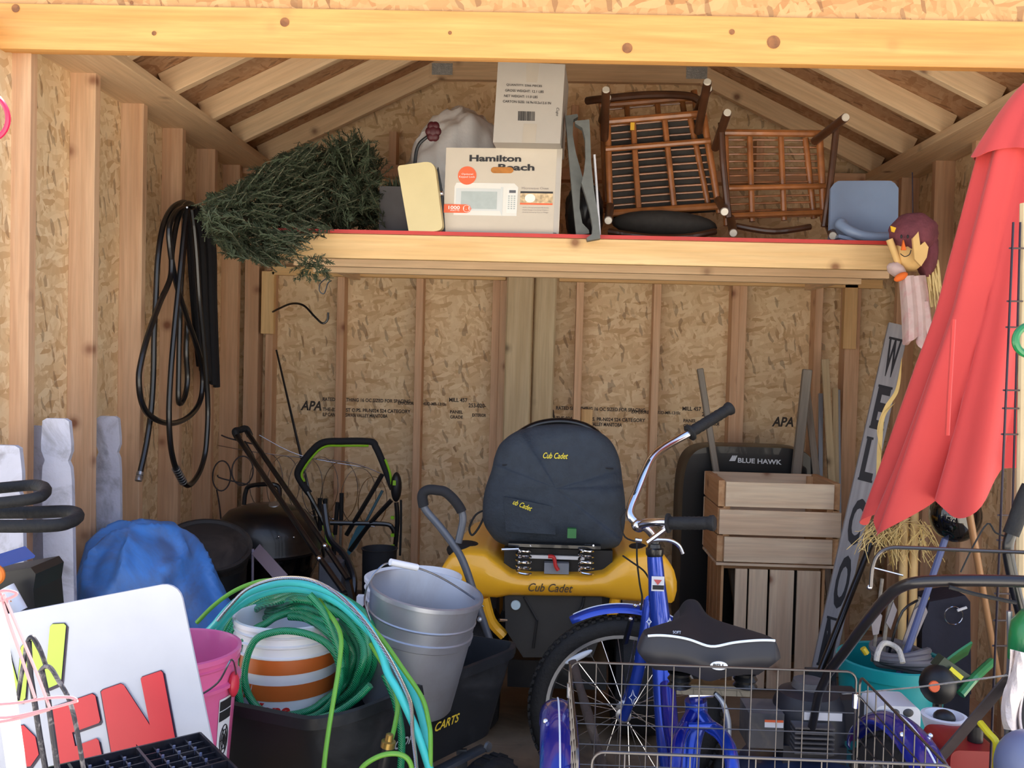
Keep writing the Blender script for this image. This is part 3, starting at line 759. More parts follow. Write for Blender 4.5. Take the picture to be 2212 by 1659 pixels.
# bundle of black tubing behind it
bt = thing('tubing_bundle', 'thick black bundle of straight tubing hanging behind the looped hose', 'tubing', atX(445, 830, -1.53))
FOAM = M('black_foam', (30, 30, 34), .85, var=.12)
for k in range(7):
    x0 = 408 + 8 * k; xe = 432 + 6 * k; ye = (790, 800, 812, 822, 828, 830, 836)[k]
    X = -1.535 + (.02 if k % 2 else 0)
    MB().tube(hx([(400 + 5 * k, 444 + 3 * abs(k - 3)), (x0 + 2, 520), ((x0 + xe) / 2, 660), (xe, ye)], X), .017, 8).build('tube', FOAM, bt)

# curved rod and long stake on the back wall
o = MB().tube(spl([at(585, 676, 4.76), at(602, 667, 4.72), at(630, 656, 4.66), at(656, 660, 4.62), at(680, 684, 4.6), at(696, 698, 4.6), at(707, 692, 4.6), at(709, 675, 4.6)], 8), .0055, 7)
tag(o.build('wall_hook', BLACKM), 'black curved iron hook screwed to a back wall stud', 'hook')
q0 = at(597, 756, 4.7); q1 = at(650, 985, 4.6); k = q1 - q0; q2 = q0 + k * (q0.z / -k.z) * .995
tag(MB().tube([q0, q1, q2], [.005, .007, .008], 7).build('garden_stake', BLACKM), 'long thin black stake leaning on the back wall below the hook', 'stake')

# white pickets
def picket(px, py, d, wd, lean, label, notch=1):
    t = at(px, py, d); zt = t.z
    prof = [(0, .30), (.008, .44), (.03, .46), (.075, .50), (.10, .50), (.115, .44), (.13, .38), (.15, .47), (.19, .50)]
    L = [(-w_ * wd, zt - dz) for dz, w_ in prof]; Rr = [(w_ * wd, zt - dz) for dz, w_ in reversed(prof)]
    pts = L + [(-.5 * wd, .002), (.5 * wd, .002)] + Rr
    P = [V((t.x + x + lean * (zt - z), d, z)) for x, z in pts]
    o = MB().prism(P, (0, .018, 0)).build('fence_picket', PICK, ang=30)
    return tag(o, label, 'picket', 'white fence pickets along the left wall')
picket(10, 962, 2.66, .10, .03, 'flaking white picket standing outside the corner stud')
picket(82, 920, 2.92, .085, .0, 'flaking white picket half hidden behind the broad white picket')
picket(120, 904, 2.79, .094, .03, 'broad flaking white picket with a stepped top before the second stud')
picket(232, 899, 3.26, .088, .02, 'flaking white picket standing alone between two studs')

# black cart handles at the edge
ch = thing('hand_cart', 'black padded loop handles of a folding hand cart', 'cart', V((at(-70, 1100, 2.2).x, 2.2, 0)))
def lp(pts): return spl([at(x, y, d) for x, y, d in pts], 8)
MB().tube(lp([(-90, 1062, 2.34), (0, 1054, 2.34), (75, 1048, 2.34), (98, 1056, 2.28), (88, 1072, 2.2), (40, 1082, 2.18), (-90, 1095, 2.18)]), .0145, 10).build('upper_handle', BLACKR, ch)
MB().tube(lp([(-90, 1108, 2.24), (60, 1107, 2.24), (148, 1105, 2.24), (168, 1114, 2.2), (152, 1127, 2.15), (100, 1136, 2.12), (-90, 1136, 2.12)]), .0155, 10).build('lower_handle', BLACKR, ch)
b0 = at(-90, 1095, 2.2)
for dy in (-.06, .08): MB().tube([V((b0.x + .005, b0.y + dy, .0)), V((b0.x + .005, b0.y + dy, b0.z + .06))], .014, 8).build('upright', BLACKM, ch)
MB().bb((b0.x - .12, b0.y - .12, .0), (b0.x + .08, b0.y + .16, .02)).build('toe_plate', BLACKM, ch, smooth=False)

# dark tool bag with blue flap
tb = thing('tool_bag', 'black tool bag with stiff blue flap beside the yard sign', 'bag', V((at(20, 1300, 2.0).x, 2.0, 0)))
pts = [(-70, 1250), (66, 1226), (77, 1240), (72, 1275), (78, 1345), (-70, 1380)]
P = [at(x, y, 1.98) for x, y in pts]
body = MB().prism(P, (0, .12, 0)); body.build('body', BLACK, tb, smooth=False)
MB().bb((P[0].x, 1.99, 0), (P[3].x - .01, 2.09, P[4].z)).build('lower_body', BLACK, tb, smooth=False)
MB().prism([at(-70, 1222, 1.97), at(52, 1184, 2.02), at(74, 1205, 1.99), at(-70, 1247, 1.94)], (0, .004, .004)).build('flap', M('navy_vinyl', (52, 72, 136), .5), tb, smooth=False)
MB().tube(spl([at(-20, 1215, 1.93), at(2, 1232, 1.92), at(4, 1250, 1.92), at(-10, 1262, 1.92)], 5), .006, 7).build('orange_cord', M('orange_cord', (224, 120, 40), .6), tb)
MB().lathe([(0, 0), (.016, 0), (.016, .06), (0, .06)], at(14, 1268, 1.94), (.5, 0, -.86), 14).build('white_tube', WHITEP, tb)
MB().ball(at(26, 1298, 1.93), .006, 8, 6).build('orange_button', MATS['orange_cord'], tb)

# bulging blue tarpaulin
tarp = M('blue_tarpaulin', (76, 138, 214), .36, var=.12, scale=5, bmp=.25, dirt=(92, 84, 80), dirt_amt=.55)
tc_ = at(303, 1300, 3.08)
def tf(p):
    k = 1 + .10 * mnoise.noise(p * 1.2 + V((2, 1, 0)))
    cr = mnoise.noise(V((p.x * 1.5, p.y * 1.5, p.z * .9)) * 1.5 + V((5, 2, 8))); k += .085 * (1 - min(1, abs(cr) * 3.2)) ** 1.3
    a = math.atan2(p.y, p.x); k += .028 * math.sin(a * 9 + 3 * mnoise.noise(p * 1.7)) * (1 - max(0, p.z)) 
    return k
ts = MB().ball(V((tc_.x - .01, 3.12, .35)), (.30, .25, .46), 90, 60, fn=tf)
ts.v = [V((max(p.x, XL + .02) + .32 * max(0, .62 - p.z) * (.5 if p.x > tc_.x else 0), p.y, max(p.z, .003))) for p in ts.v]
tag(ts.build('tarpaulin_bundle', tarp, ang=80), 'bulging creased blue tarpaulin bundle below the black hose', 'tarpaulin')

# black bin with dusty lid
DUST = M('dusty_black', (46, 43, 42), .7, var=.25, scale=8, dirt=(92, 84, 78), dirt_amt=.4)
bn = thing('black_bin', 'round black bin with dusty tilted lid behind the blue tarpaulin', 'bin', V((at(452, 1180, 3.6).x, 3.6, 0)))
ax = V((.22, -.42, 1)).normalized(); lc = at(448, 1178, 3.58)
MB().lathe([(.135, 0), (.14, .02), (.155, lc.z - .10)], V((lc.x - .01, lc.y + .02, .001)), (0, 0, 1), 30).build('body', BLACK, bn)
MB().lathe([(.158, -.10), (.165, -.02), (.172, -.01), (.172, .006), (.160, .008), (.150, 0), (.10, .012), (.03, .016), (0, .016)], lc, ax, 36).build('lid', DUST, bn)

# kettle grill
kg = thing('kettle_grill', 'round black kettle grill with domed lid and loop handle', 'grill', V((at(575, 1180, 4.12).x, 4.12, 0)))
kc = at(576, 1182, 4.12)
ENAM = M('black_enamel', (10, 10, 12), .12, coat=.8)
MB().lathe([(.238, -.012), (.243, 0), (.238, .012), (.233, .06), (.215, .115), (.17, .165), (.10, .19), (0, .197)], kc, (0, 0, 1), 44).build('lid', M('dusty_enamel', (18, 18, 20), .34, coat=.15, dirt=(80, 74, 70), dirt_amt=.25, scale=4), kg)
MB().lathe([(.236, -.014), (.23, -.07), (.20, -.14), (.13, -.20), (0, -.23)], kc, (0, 0, 1), 44).build('bowl', ENAM, kg)
MB().tube(spl([at(527, 1090, 4.02), at(530, 1065, 4.02), at(540, 1050, 4.02), at(580, 1046, 4.0), at(602, 1052, 4.0), at(604, 1080, 4.0)], 6), .010, 8).build('lid_handle', BLACKM, kg)
MB().lathe([(0, .004), (.022, .004), (.024, 0)], at(592, 1090, 4.0), (0, -.4, 1), 16).build('vent', STEEL, kg)
for a in (210, 330, 90):
    c_, s_ = math.cos(R(a)), math.sin(R(a))
    MB().tube([kc + V((c_ * .12, s_ * .12, -.19)), V((kc.x + c_ * .24, kc.y + s_ * .24, .012))], .011, 8).build('leg', STEEL, kg)
for k in (-.02, .045):
    MB().ball(at(612, 1160, 3.9) + V((k, 0, 0)), .005, 8, 6).build('rivet', CHROME, kg)

# bent grey strip in front of the grill
st = thing('metal_frame', 'bent flat grey metal strip rising between the bin and the hoses', 'metal strip', V((at(575, 1250, 3.3).x, 3.3, 0)))
s0, s1 = at(553, 1186, 3.42), at(612, 1252, 3.2)
GS = M('mauve_grey_steel', (142, 132, 146), .4, .4)
MB().bar(s0, s1, .045, .004, V((0, -1, .3))).build('strip', GS, st, smooth=False)
MB().tube([s0 + V((-.012, 0, 0)), V((s0.x - .0, 3.40, .002))], .005, 7).build('leg', GS, st)
MB().tube([s1 + V((.005, .01, -.003)), V((s1.x + .03, 3.2, .002))], .005, 7).build('leg', GS, st)

# push mower with folded black handle
pm = thing('reel_mower', 'push mower with two parallel black tube handles and steel bolts', 'mower', V((at(750, 1300, 3.3).x, 3.35, 0)))
A0, A1, A2 = at(509, 938, 4.05), at(691, 1205, 3.55), at(744, 1280, 3.38)
B0, B1, B2 = at(533, 932, 4.12), at(694, 1166, 3.66), at(752, 1252, 3.48)
MB().tube([A0, A1, A2], .0115, 9).build('handle_tube', BLACKM, pm)
MB().tube([B0, B1, B2], .0115, 9).build('handle_tube', BLACKM, pm)
MB().tube(spl([A0 + V((.015, 0, -.022)), A0 + V((-.003, 0, .012)), (A0 + B0) / 2 + V((-.006, 0, .012)), B0 + V((-.003, 0, .012)), B0 + V((.015, 0, -.02))], 5), .015, 9).build('grip', BLACKR, pm)
MB().tube(spl([at(528, 955, 4.05), at(545, 985, 4.0), at(556, 1010, 4.0)], 5), .008, 7).build('cable', BLACKR, pm)
for p in (A1, at(703, 1178, 3.62)): MB().ball(p + V((0, -.012, 0)), .012, 10, 8).build('bolt', CHROME, pm)
MB().tube(spl([at(700, 1090, 3.75), at(712, 1160, 3.7), at(745, 1200, 3.66), at(764, 1250, 3.6), at(760, 1300, 3.55)], 6), .014, 8).build('side_arm', BLACKM, pm)
MB().bb(at(690, 1215, 3.58), at(752, 1290, 3.72)).build('guard', M('scuffed_grey', (84, 88, 98), .5, var=.2, scale=20), pm, smooth=False)
mx = at(742, 1300, 3.45).x
MB().tube([V((mx - .19, 3.45, .12)), V((mx + .19, 3.45, .12))], .05, 14).build('reel', STEEL, pm)
for s_ in (-1, 1): MB().lathe([(.05, -.02), (.12, -.022), (.125, 0), (.12, .022), (.05, .02)], V((mx + s_ * .22, 3.45, .126)), (1, 0, 0), 26).build('wheel', BLACKR, pm)
MB().bar(A2, V((mx - .12, 3.45, .13)), .02, .02).build('strut', BLACKM, pm); MB().bar(B2, V((mx + .12, 3.45, .13)), .02, .02).build('strut', BLACKM, pm)

# cordless mower with foam handle and lime trim
gm_ = thing('cordless_mower', 'black mower handle with foam grip and lime green trim', 'mower', V((at(755, 1200, 4.3).x, 4.3, 0)))
LIME = M('lime_plastic', (140, 196, 30), .45)
path = [(668, 1066), (650, 1040), (643, 1022), (652, 1002), (673, 975), (698, 956), (740, 953), (800, 954), (812, 966), (824, 992), (836, 1022), (849, 1056)]
MB().tube(spl([at(x, y, 4.3) for x, y in path], 6), .0165, 10).build('foam_grip', FOAM, gm_)
MB().tube(spl([at(658, 1040, 4.285), at(652, 1022, 4.285), at(676, 986, 4.285), at(702, 965, 4.285), (at(740, 963, 4.285)), at(796, 963, 4.285)], 6), .0055, 7).build('lime_trim', LIME, gm_)
MB().tube(spl([at(832, 992, 4.285), at(842, 1020, 4.285), at(846, 1046, 4.285)], 5), .006, 7).build('lime_trim', LIME, gm_)
for pts in ([(664, 1062), (690, 1110), (716, 1166)], [(856, 1085), (858, 1130), (850, 1215)], [(826, 1024), (790, 1086), (748, 1156)], [(846, 1080), (800, 1130), (756, 1190)], [(708, 1129), (760, 1130), (832, 1132), (847, 1140), (852, 1152)]):
    MB().tube(spl([at(x, y, 4.28) for x, y in pts], 5), .011, 8).build('handle_tube', BLACKM, gm_)
h = MB().ball(at(856, 1052, 4.27), (.026, .03, .07), 14, 10); h.build('switch_housing', BLACK, gm_)
MB().box(at(852, 1043, 4.235), (.014, .01, .022)).build('lime_button', LIME, gm_, smooth=False)
MB().tube(spl([at(698, 1135, 4.22), at(704, 1150, 4.22), at(716, 1152, 4.22), at(720, 1168, 4.22), at(718, 1178, 4.22), at(708, 1172, 4.22), at(704, 1156, 4.22)], 5), .0045, 6).build('lime_clip', LIME, gm_)
MB().tube(spl([at(866, 1080, 4.28), at(866, 1140, 4.28), at(864, 1200, 4.28)], 4), .006, 6).build('cable', BLACKR, gm_)
for y in (1118, 1156, 1180): MB().box(at(848, y, 4.26), (.016, .012, .014)).build('lime_clip', LIME, gm_, smooth=False)
gx = at(755, 1250, 4.3).x
MB().ball(V((gx, 4.3, .2)), (.21, .2, .1), 20, 12).build('deck', BLACK, gm_)
for sx in (-1, 1):
    for sy in (-1, 1): MB().lathe([(.04, -.02), (.085, -.02), (.09, 0), (.085, .02), (.04, .02)], V((gx + sx * .22, 4.3 + sy * .17, .091)), (1, 0, 0), 20).build('wheel', BLACKR, gm_)
for a in ([(850, 1212)], [(720, 1166)]):
    p = at(*a[0], 4.28); MB().tube([p, V((gx + (p.x - gx) * .8, 4.3, .22))], .011, 8).build('handle_tube', BLACKM, gm_)
# long handled tools standing behind
for i, (x, yt, yb, dx, m, lab) in enumerate(((691, 1076, 1200, 0, BLACKR, 'thin tool handle with black grip right against the reel mower arm'), (703, 1077, 1200, 1, BLACKR, 'long handled tool with black grip next to the lime clip'),
        (729, 1085, 1200, -9, BLACKR, 'long handled tool with black grip leaning inside the mower handle'), (738, 1065, 1200, -3, BLACKR, 'long handled tool with the tallest black grip inside the mower handle'))):
    t = at(x, yt, 4.5); b = at(x + dx, yb, 4.5); k = (b - t) / (t.z - b.z)
    MBt = thing('garden_tool', lab, 'garden tool', t + k * t.z, 'tool handles behind the mower')
    MB().tube([t, t + k * .16], .0105, 9).build('grip', m, MBt)
    MB().tube([t + k * .15, t + k * (t.z - .002)], .0075, 8).build('shaft', OLDW, MBt)
q = thing('garden_shovel', 'flat teal shovel blade upside down behind the mower tubes', 'shovel', V((at(775, 1170, 4.42).x, 4.42, 0)))
MB().prism([at(x, y, 4.42) for x, y in ((792, 1128), (784, 1158), (770, 1182), (752, 1202), (748, 1198), (756, 1170), (770, 1140), (782, 1126))], (0, .006, 0)).build('blade', M('teal_steel', (70, 128, 150), .4), q)
MB().tube([at(790, 1128, 4.425), at(826, 1060, 4.5)], .007, 8).build('socket', M('teal_steel_dark', (60, 104, 120), .5), q)
MB().tube([at(752, 1200, 4.42), V((at(745, 1230, 4.42).x, 4.42, .002))], .012, 8).build('shaft', OLDW, q)
# wire plant cages
def cage(name, label, rings, rods, d, m, r=.0022):
    lo = rings[0]; c = thing(name, label, 'wire cage', V((at(lo[0], lo[1], d).x, d, 0)), None)
    for x, y, rx, ry, dd in rings:
        ce = at(x, y, dd); S_ = dd / F
        MB().tube([ce + V((math.cos(a) * rx * S_, math.cos(a) * ry * S_ * .35, math.sin(a) * ry * S_)) for a in [2 * math.pi * k / 28 for k in range(28)]], r, 5, closed=True).build('ring', m, c)
    for pts in rods: MB().tube(spl([at(x, y, dd) for x, y, dd in pts], 5), r, 5).build('rod', m, c)
    return c
GALV = M('bright_wire', (190, 192, 200), .25, 1)
cage('plant_cage', 'shiny round wire plant cage lying behind the mower handles', [(575, 1040, 30, 62, 4.5), (612, 1046, 30, 62, 4.5), (660, 1050, 32, 62, 4.52), (692, 1052, 34, 66, 4.54), (735, 1062, 34, 66, 4.56), (775, 1072, 34, 62, 4.58), (805, 1084, 28, 55, 4.58)],
     [[(470, 962, 4.5), (560, 978, 4.5), (650, 988, 4.52), (760, 1000, 4.56), (830, 1026, 4.58)], [(560, 1100, 4.5), (700, 1118, 4.54), (810, 1138, 4.58)], [(560, 940, 4.5), (650, 984, 4.52), (790, 1010, 4.58)]], 4.5, GALV)
cage('wire_ring_stake', 'dull wire plant support with two dark rings near the hose end', [(479, 1028, 16, 33, 4.2), (524, 1017, 20, 32, 4.22)],
     [[(468, 1058, 4.2), (474, 1092, 4.2), (478, 1130, 4.2)], [(478, 940, 4.2), (500, 948, 4.22), (560, 962, 4.22)], [(470, 1026, 4.2), (480, 1034, 4.2), (560, 1052, 4.22)], [(470, 1130, 4.2), (470, 1360, 4.2)]], 4.2, M('rusty_wire', (66, 58, 58), .6, .3), .0036)
q = MB().lathe([(.0, .001), (.06, .001), (.07, .12), (.075, at(818, 1184, 4.0).z - .01), (.08, at(818, 1184, 4.0).z), (.073, at(818, 1184, 4.0).z), (.06, .1), (0, .09)], V((at(820, 1190, 4.0).x, 4.0, 0)), (0, 0, 1), 28)
tag(q.build('nursery_pot', M('dull_black_pot', (40, 42, 48), .7, var=.15)), 'dull black plant pot behind the buckets', 'pot')

# ================================================================== centre floor: garden cart, buckets, hoses
zr = .55
A = atZ(700, 1562, zr); B = atZ(1142, 1391, zr); C = atZ(392, 1500, zr); D = B + C - A
ca = (B - A).normalized(); cbn = (C - A); cc = (A + B + C + D) / 4
cart = thing('garden_cart', 'black poly dump cart with grey loop handle, loaded with buckets', 'cart', V((cc.x, cc.y, 0)))
POLY = M('black_poly', (24, 27, 32), .5, var=.15, scale=9, dirt=(74, 76, 80), dirt_amt=.35)
def cartp(t, sc, z):
    # rounded quad around the rim
    P = [A, B, D, C]; out = []
    s_ = t * 4; i = int(s_) % 4; u = s_ - int(s_)
    p = P[i].lerp(P[(i + 1) % 4], u)
    d_ = min(u, 1 - u)
    c = cc; k = 1 - .10 * max(0, 1 - d_ / .16) ** 2
    q = c + (p - c) * k * sc; return V((q.x, q.y, z))
profc = [(.98, zr - .03), (1.0, zr - .028), (1.005, zr), (.97, zr + .004), (.955, zr - .01), (.90, zr - .10), (.80, zr - .235), (.0, zr - .24)]
profo = [(1.0, zr - .028), (.965, zr - .03), (.92, zr - .10), (.82, zr - .25), (0, zr - .255)]
nT = 96
tub = MB()
for pr in (profc[1:], profo):
    vs = [cartp(k / nT, sc, z) for sc, z in pr for k in range(nT)]; fs = []
    for j in range(len(pr) - 1):
        for k in range(nT): fs.append((j * nT + k, j * nT + (k + 1) % nT, (j + 1) * nT + (k + 1) % nT, (j + 1) * nT + k))
    tub.add(vs, fs)
tub.build('tub', POLY, cart, ang=50)
# lettering on the long side
sdir = ca; nrm_ = V((ca.y, -ca.x, 0))
def sidep(u, dz, o=.012):
    sc = .965 - (.965 - .82) * (dz / .22); p = cc + (A.lerp(B, u) - cc) * sc; return V((p.x, p.y, zr - .03 - dz)) + nrm_ * o
t0 = at(866, 1588, 1); 
upv = (sidep(.5, 0) - sidep(.5, .2)).normalized()
text('GORILLA', sidep(.29, .12), sdir, upv, M('silver_print', (170, 176, 180), .4), cart, w=.135, h=.025, bold=.02, shear=.2)
text('CARTS', sidep(.505, .12), sdir, upv, M('yellow_print', (226, 196, 60), .5), cart, w=.10, h=.026, bold=.02, shear=.2)
GSTEEL = M('grey_painted_steel', (86, 90, 96), .4, .2)
for u0, u1 in ((.1, .93),):
    MB().bar(sidep(u0, .26, -.01), sidep(u1, .26, -.01), .03, .012).build('chassis_rail', GSTEEL, cart, smooth=False)
    MB().bar(sidep(u0, .26, -.01) + cbn * .7, sidep(u1, .26, -.01) + cbn * .7, .03, .012).build('chassis_rail', GSTEEL, cart, smooth=False)
MB().lathe([(0, .008), (.014, .008), (.016, 0)], sidep(.93, .255, .0), nrm_, 14).build('bolt', STEEL, cart)
wr_ = .135
for u, o in ((.74, -.02), (.74, .46), (.12, .05), (.12, .42)):
    p = A.lerp(B, u) - nrm_ * o; p = V((p.x, p.y, wr_ + .002))
    tw = MB().lathe([(.06, -.035), (.10, -.042), (.125, -.036), (wr_, -.02), (wr_, .02), (.125, .036), (.10, .042), (.06, .035)], p, nrm_, 34)
    for k in range(24):
        a = 2 * math.pi * k / 24; q = p + (V((0, 0, 1)) * math.sin(a) + ca * math.cos(a)) * (wr_ - .002); tw.box(q, (.018, .03, .014), Matrix((ca, nrm_, V((0, 0, 1)))).transposed())
    tyre = tw.build('tyre', BLACKR, cart)
    MB().lathe([(0, -.03), (.05, -.03), (.062, -.02), (.062, .02), (.05, .03), (0, .03)], p, nrm_, 20).build('hub', GSTEEL, tyre)
    MB().bar(V((p.x, p.y, wr_)), V((p.x, p.y, wr_)) - nrm_ * (-.10 if o > .2 else .10), .018, .018).build('axle', GSTEEL, cart)
    MB().bar(V((p.x, p.y, wr_)) - nrm_ * (-.09 if o > .2 else .09), V((p.x, p.y, zr - .28)) - nrm_ * (-.10 if o > .2 else .10), .03, .012).build('axle_strut', GSTEEL, cart)
HT = M('grey_handle_paint', (96, 100, 108), .38, .2)
hd = 2.985
hp = spl([at(x, y, hd) for x, y in ((1060, 1390), (1040, 1330), (1022, 1275), (1005, 1225), (987, 1188), (952, 1140), (920, 1102), (913, 1082), (914, 1066), (926, 1058), (945, 1059), (962, 1063), (981, 1080), (996, 1102), (1000, 1122), (996, 1145), (990, 1172))], 6)
MB().tube(hp, .0125, 10).build('handle', HT, cart)
MB().tube(hp[38:80], .017, 10).build('grip', FOAM, cart)

# buckets
def bucket(name, label, c, axis, rt, rb, h, mat, ridges=(), handle=None, inner=None, ref=(1, 0, 0), n=44):
    axis = V(axis).normalized(); c = V(c)
    t = thing(name, label, 'bucket', c)
    prof = [(0, 0), (rb * .97, 0), (rb, .006)]
    def rr(z): return rb + (rt - rb) * z / h
    for z0, z1, dr in sorted(ridges):
        prof += [(rr(z0), z0), (rr(z0) + dr, z0 + .003), (rr(z1) + dr, z1 - .003), (rr(z1), z1)]
    prof += [(rt, h - .012), (rt + .005, h - .011), (rt + .005, h), (rt - .002, h + .002), (rt - .005, h - .003), (rb - .004, .008), (0, .007)]
    MB().lathe(prof, c, axis, n, ref=ref).build('body', mat, t, ang=30)
    return t, rr
# white bucket with orange bands, inside the cart
oc = at(622, 1420, 2.50); ob = V((oc.x, 2.50, .322)); oh = at(620, 1322, 2.52).z - .322
wbk, rr_ = bucket('paint_bucket', 'white plastic bucket with two broad orange bands, wrapped in green hose', ob, (0, 0, 1), .143, .128, oh, WHITEP, ridges=((oh - .085, oh - .075, .004), (oh - .055, oh - .045, .005), (oh - .03, oh - .022, .004)))
ORB = M('orange_band', (204, 104, 44), .4)
def bwrap(a0, a1, f0, f1, mat, name, th=.0012, n=26):
    """band on the bucket between heights f0(t), f1(t) over angles a0..a1 (degrees, -90 faces the camera)"""
    def fn(u, v):
        a = R(a0 + (a1 - a0) * u); z = f0(u) + (f1(u) - f0(u)) * v; r = rr_(z) + th; return ob + V((math.cos(a) * r, math.sin(a) * r, z))
    MB().sheet(fn, n, 2).build(name, mat, wbk)
zb1, zb2, zb3, zb4 = (at(630, y, 2.37).z - .322 for y in (1427, 1463, 1486, 1520))
bwrap(-190, 10, lambda u: zb2 + .010 * u, lambda u: zb1 + .010 * u, ORB, 'orange_band')
bwrap(-190, 10, lambda u: zb4 + .010 * u, lambda u: zb3 + .010 * u, ORB, 'orange_band')
for k in range(5):
    a = -143 + k * 5.5
    sl_ = MB().sheet(lambda u, v: ob + V((math.cos(R(a + 5 * v)) * (rr_(zb4) + .003), math.sin(R(a + 5 * v)) * (rr_(zb4) + .003), zb4 + (zb3 - zb4) * v + .002)) + V((u * .0025, 0, 0)), 1, 4); sl_.build('white_slash', WHITEP, wbk)
zt = at(630, 1545, 2.37).z - .322
REDP = M('red_print', (206, 40, 36), .5)
text('Zone', ob, (1, 0, 0), (0, 0, 1), REDP, wbk, w=.11, h=.034, bold=.04, shear=.15,
     wrap=lambda a, b: ob + V((math.cos(R(-118) + a / .136) * (rr_(zt) + .002), math.sin(R(-118) + a / .136) * (rr_(zt) + .002), zt - .004 + b)))
# white bucket behind the silver one
wc = at(893, 1245, 2.88)
b2, rr2 = bucket('white_bucket', 'plain white plastic bucket half hidden behind the silver bucket', V((wc.x, 2.88, wc.z - .36)), (0, 0, 1), .148, .13, .36, WHITEP, ridges=((.29, .30, .006), (.325, .333, .006)))
MB().box(V((wc.x - .150, 2.80, wc.z - .06)), (.02, .03, .03)).build('handle_ear', WHITEP, b2, smooth=False)
# silver metal pail, tilted
SILV = M('silver_pail', (172, 176, 186), .4, .65, var=.08, scale=5, dirt=(120, 92, 74), dirt_amt=.25)
sax = V((.16, -.06, .98)).normalized(); sc_ = at(922, 1272, 2.54)
sp0 = sc_ - sax * .33
b3, rr3 = bucket('silver_pail', 'tilted silver metal pail with wire handle in the black cart', sp0, sax, .155, .128, .33, SILV, ridges=((.20, .225, .004), (.255, .263, .003)))
WIRE = M('wire_steel', (150, 154, 162), .3, 1)
MB().tube(spl([at(800, 1340, 2.40), at(788, 1300, 2.40), at(795, 1262, 2.40), at(815, 1232, 2.42), at(843, 1216, 2.45), at(905, 1228, 2.5), at(960, 1252, 2.54), at(1020, 1290, 2.6), at(1044, 1310, 2.62)], 7), .0026, 6).build('wire_handle', WIRE, b3)
MB().tube([at(843, 1214, 2.44), at(901, 1226, 2.49)], .0095, 10).build('handle_grip', WHITEP, b3)
MB().ball(at(1036, 1338, 2.56), .008, 8, 6).build('handle_ear', STEEL, b3)

# pink bucket
PINK = M('pink_plastic', (222, 104, 156), .35, var=.06, coat=.2)
pc = at(376, 1398, 2.13); ph = .37
b4, rr4 = bucket('pink_bucket', 'pink plastic bucket with recycling label behind the white yard sign', V((pc.x, 2.13, pc.z - ph)), (0, 0, 1), .148, .122, ph, PINK, ridges=((ph - .080, ph - .066, .010), (ph - .030, ph - .022, .004)))
pb = V((pc.x, 2.13, pc.z - ph))
MB().tube(spl([V((pc.x + .152, 2.12, pc.z - .06)), at(500, 1425, 1.99), at(470, 1475, 1.97), at(415, 1508, 1.96), at(340, 1520, 1.96), at(270, 1490, 2.0)], 6), .0022, 6).build('wire_handle', WIRE, b4)
MB().ball(V((pc.x + .150, 2.11, pc.z - .075)), (.012, .02, .03), 12, 8).build('handle_ear', M('pink_ear', (206, 50, 70), .35), b4)
PAPER = M('label_paper', (222, 222, 228), .6)
def lab(u, v, o=.0016):
    a = R(-24 + 20 * u); z = ph - .10 - .25 * v; r = rr4(z) + o; return pb + V((math.cos(a) * r, math.sin(a) * r, z))
MB().sheet(lambda u, v: lab(u, v), 6, 6).build('label', PAPER, b4)
for v0, v1, u0 in ((.02, .11, .04), (.12, .21, .04)):
    MB().sheet(lambda u, v: lab(u0 + .9 * u, v0 + (v1 - v0) * v, .0026), 6, 2).build('label_print', INK, b4)
rgp = MB()
for rr__ in (.5, .33, .16): rgp.tube([lab(.5 + rr__ * .8 * math.cos(a) * .8, .40 + rr__ * .28 * math.sin(a), .003) for a in [2 * math.pi * k / 20 for k in range(20)]], .0012, 4, closed=True)
for k in range(6):
    a = k * math.pi / 3; rgp.tube([lab(.5, .40, .003), lab(.5 + .32 * math.cos(a), .40 + .13 * math.sin(a), .003)], .0012, 4)
rgp.build('label_symbol', INK, b4)
for k in range(6): MB().sheet(lambda u, v: lab(.08 + .8 * u, .62 + .055 * k + .012 * v, .0026), 6, 1).build('label_print', M('grey_label_ink', (150, 150, 156), .6), b4)
sb_ = MB().bb((pb.x - .15, pb.y - .13, .0), (pb.x + .13, pb.y + .13, pb.z - .002))
tag(sb_.build('plank_box', CRATED, smooth=False), 'low wooden box under the pink bucket', 'box')

# ------------------------------------------------------------------ hoses over the cart
GREEN = M('green_braided_hose', (18, 132, 84), .3, var=.2, scale=120, coat=.4)
def braid(name, c1, c2):
    if name in MATS: return MATS[name]
    m, t, b = newmat(name); b.inputs['Roughness'].default_value = .3; b.inputs['Coat Weight'].default_value = .35
    v = mapped(t, (1, 1, 1), rnd=False)
    w1 = N(t, 'ShaderNodeTexWave', wave_type='BANDS', bands_direction='DIAGONAL'); t.links.new(v, w1.inputs['Vector']); w1.inputs['Scale'].default_value = 110; w1.inputs['Distortion'].default_value = .6
    o = ramp(t, w1.outputs['Fac'], [(.3, lin(c1)), (.75, lin(c2))]); t.links.new(o, b.inputs['Base Color']); bump(t, b, w1.outputs['Fac'], .3, .003)
    MATS[name] = m; return m
GREEN = braid('green_braided_hose_2', (10, 96, 62), (44, 170, 116))
TEAL = M('turquoise_hose', (66, 204, 200), .35, var=.05, coat=.2)
LGRN = M('light_green_hose', (112, 176, 60), .4, var=.08)
def braidm():
    m, t, b = newmat('chrome_braid'); b.inputs['Metallic'].default_value = 1; b.inputs['Roughness'].default_value = .25; b.inputs['Base Color'].default_value = (.92, .9, .86, 1)
    v = mapped(t, (1, 1, 1), rnd=False); w1 = N(t, 'ShaderNodeTexWave', bands_direction='DIAGONAL'); t.links.new(v, w1.inputs['Vector']); w1.inputs['Scale'].default_value = 140; bump(t, b, w1.outputs['Fac'], .8, .004); return m
BRAID = braidm()
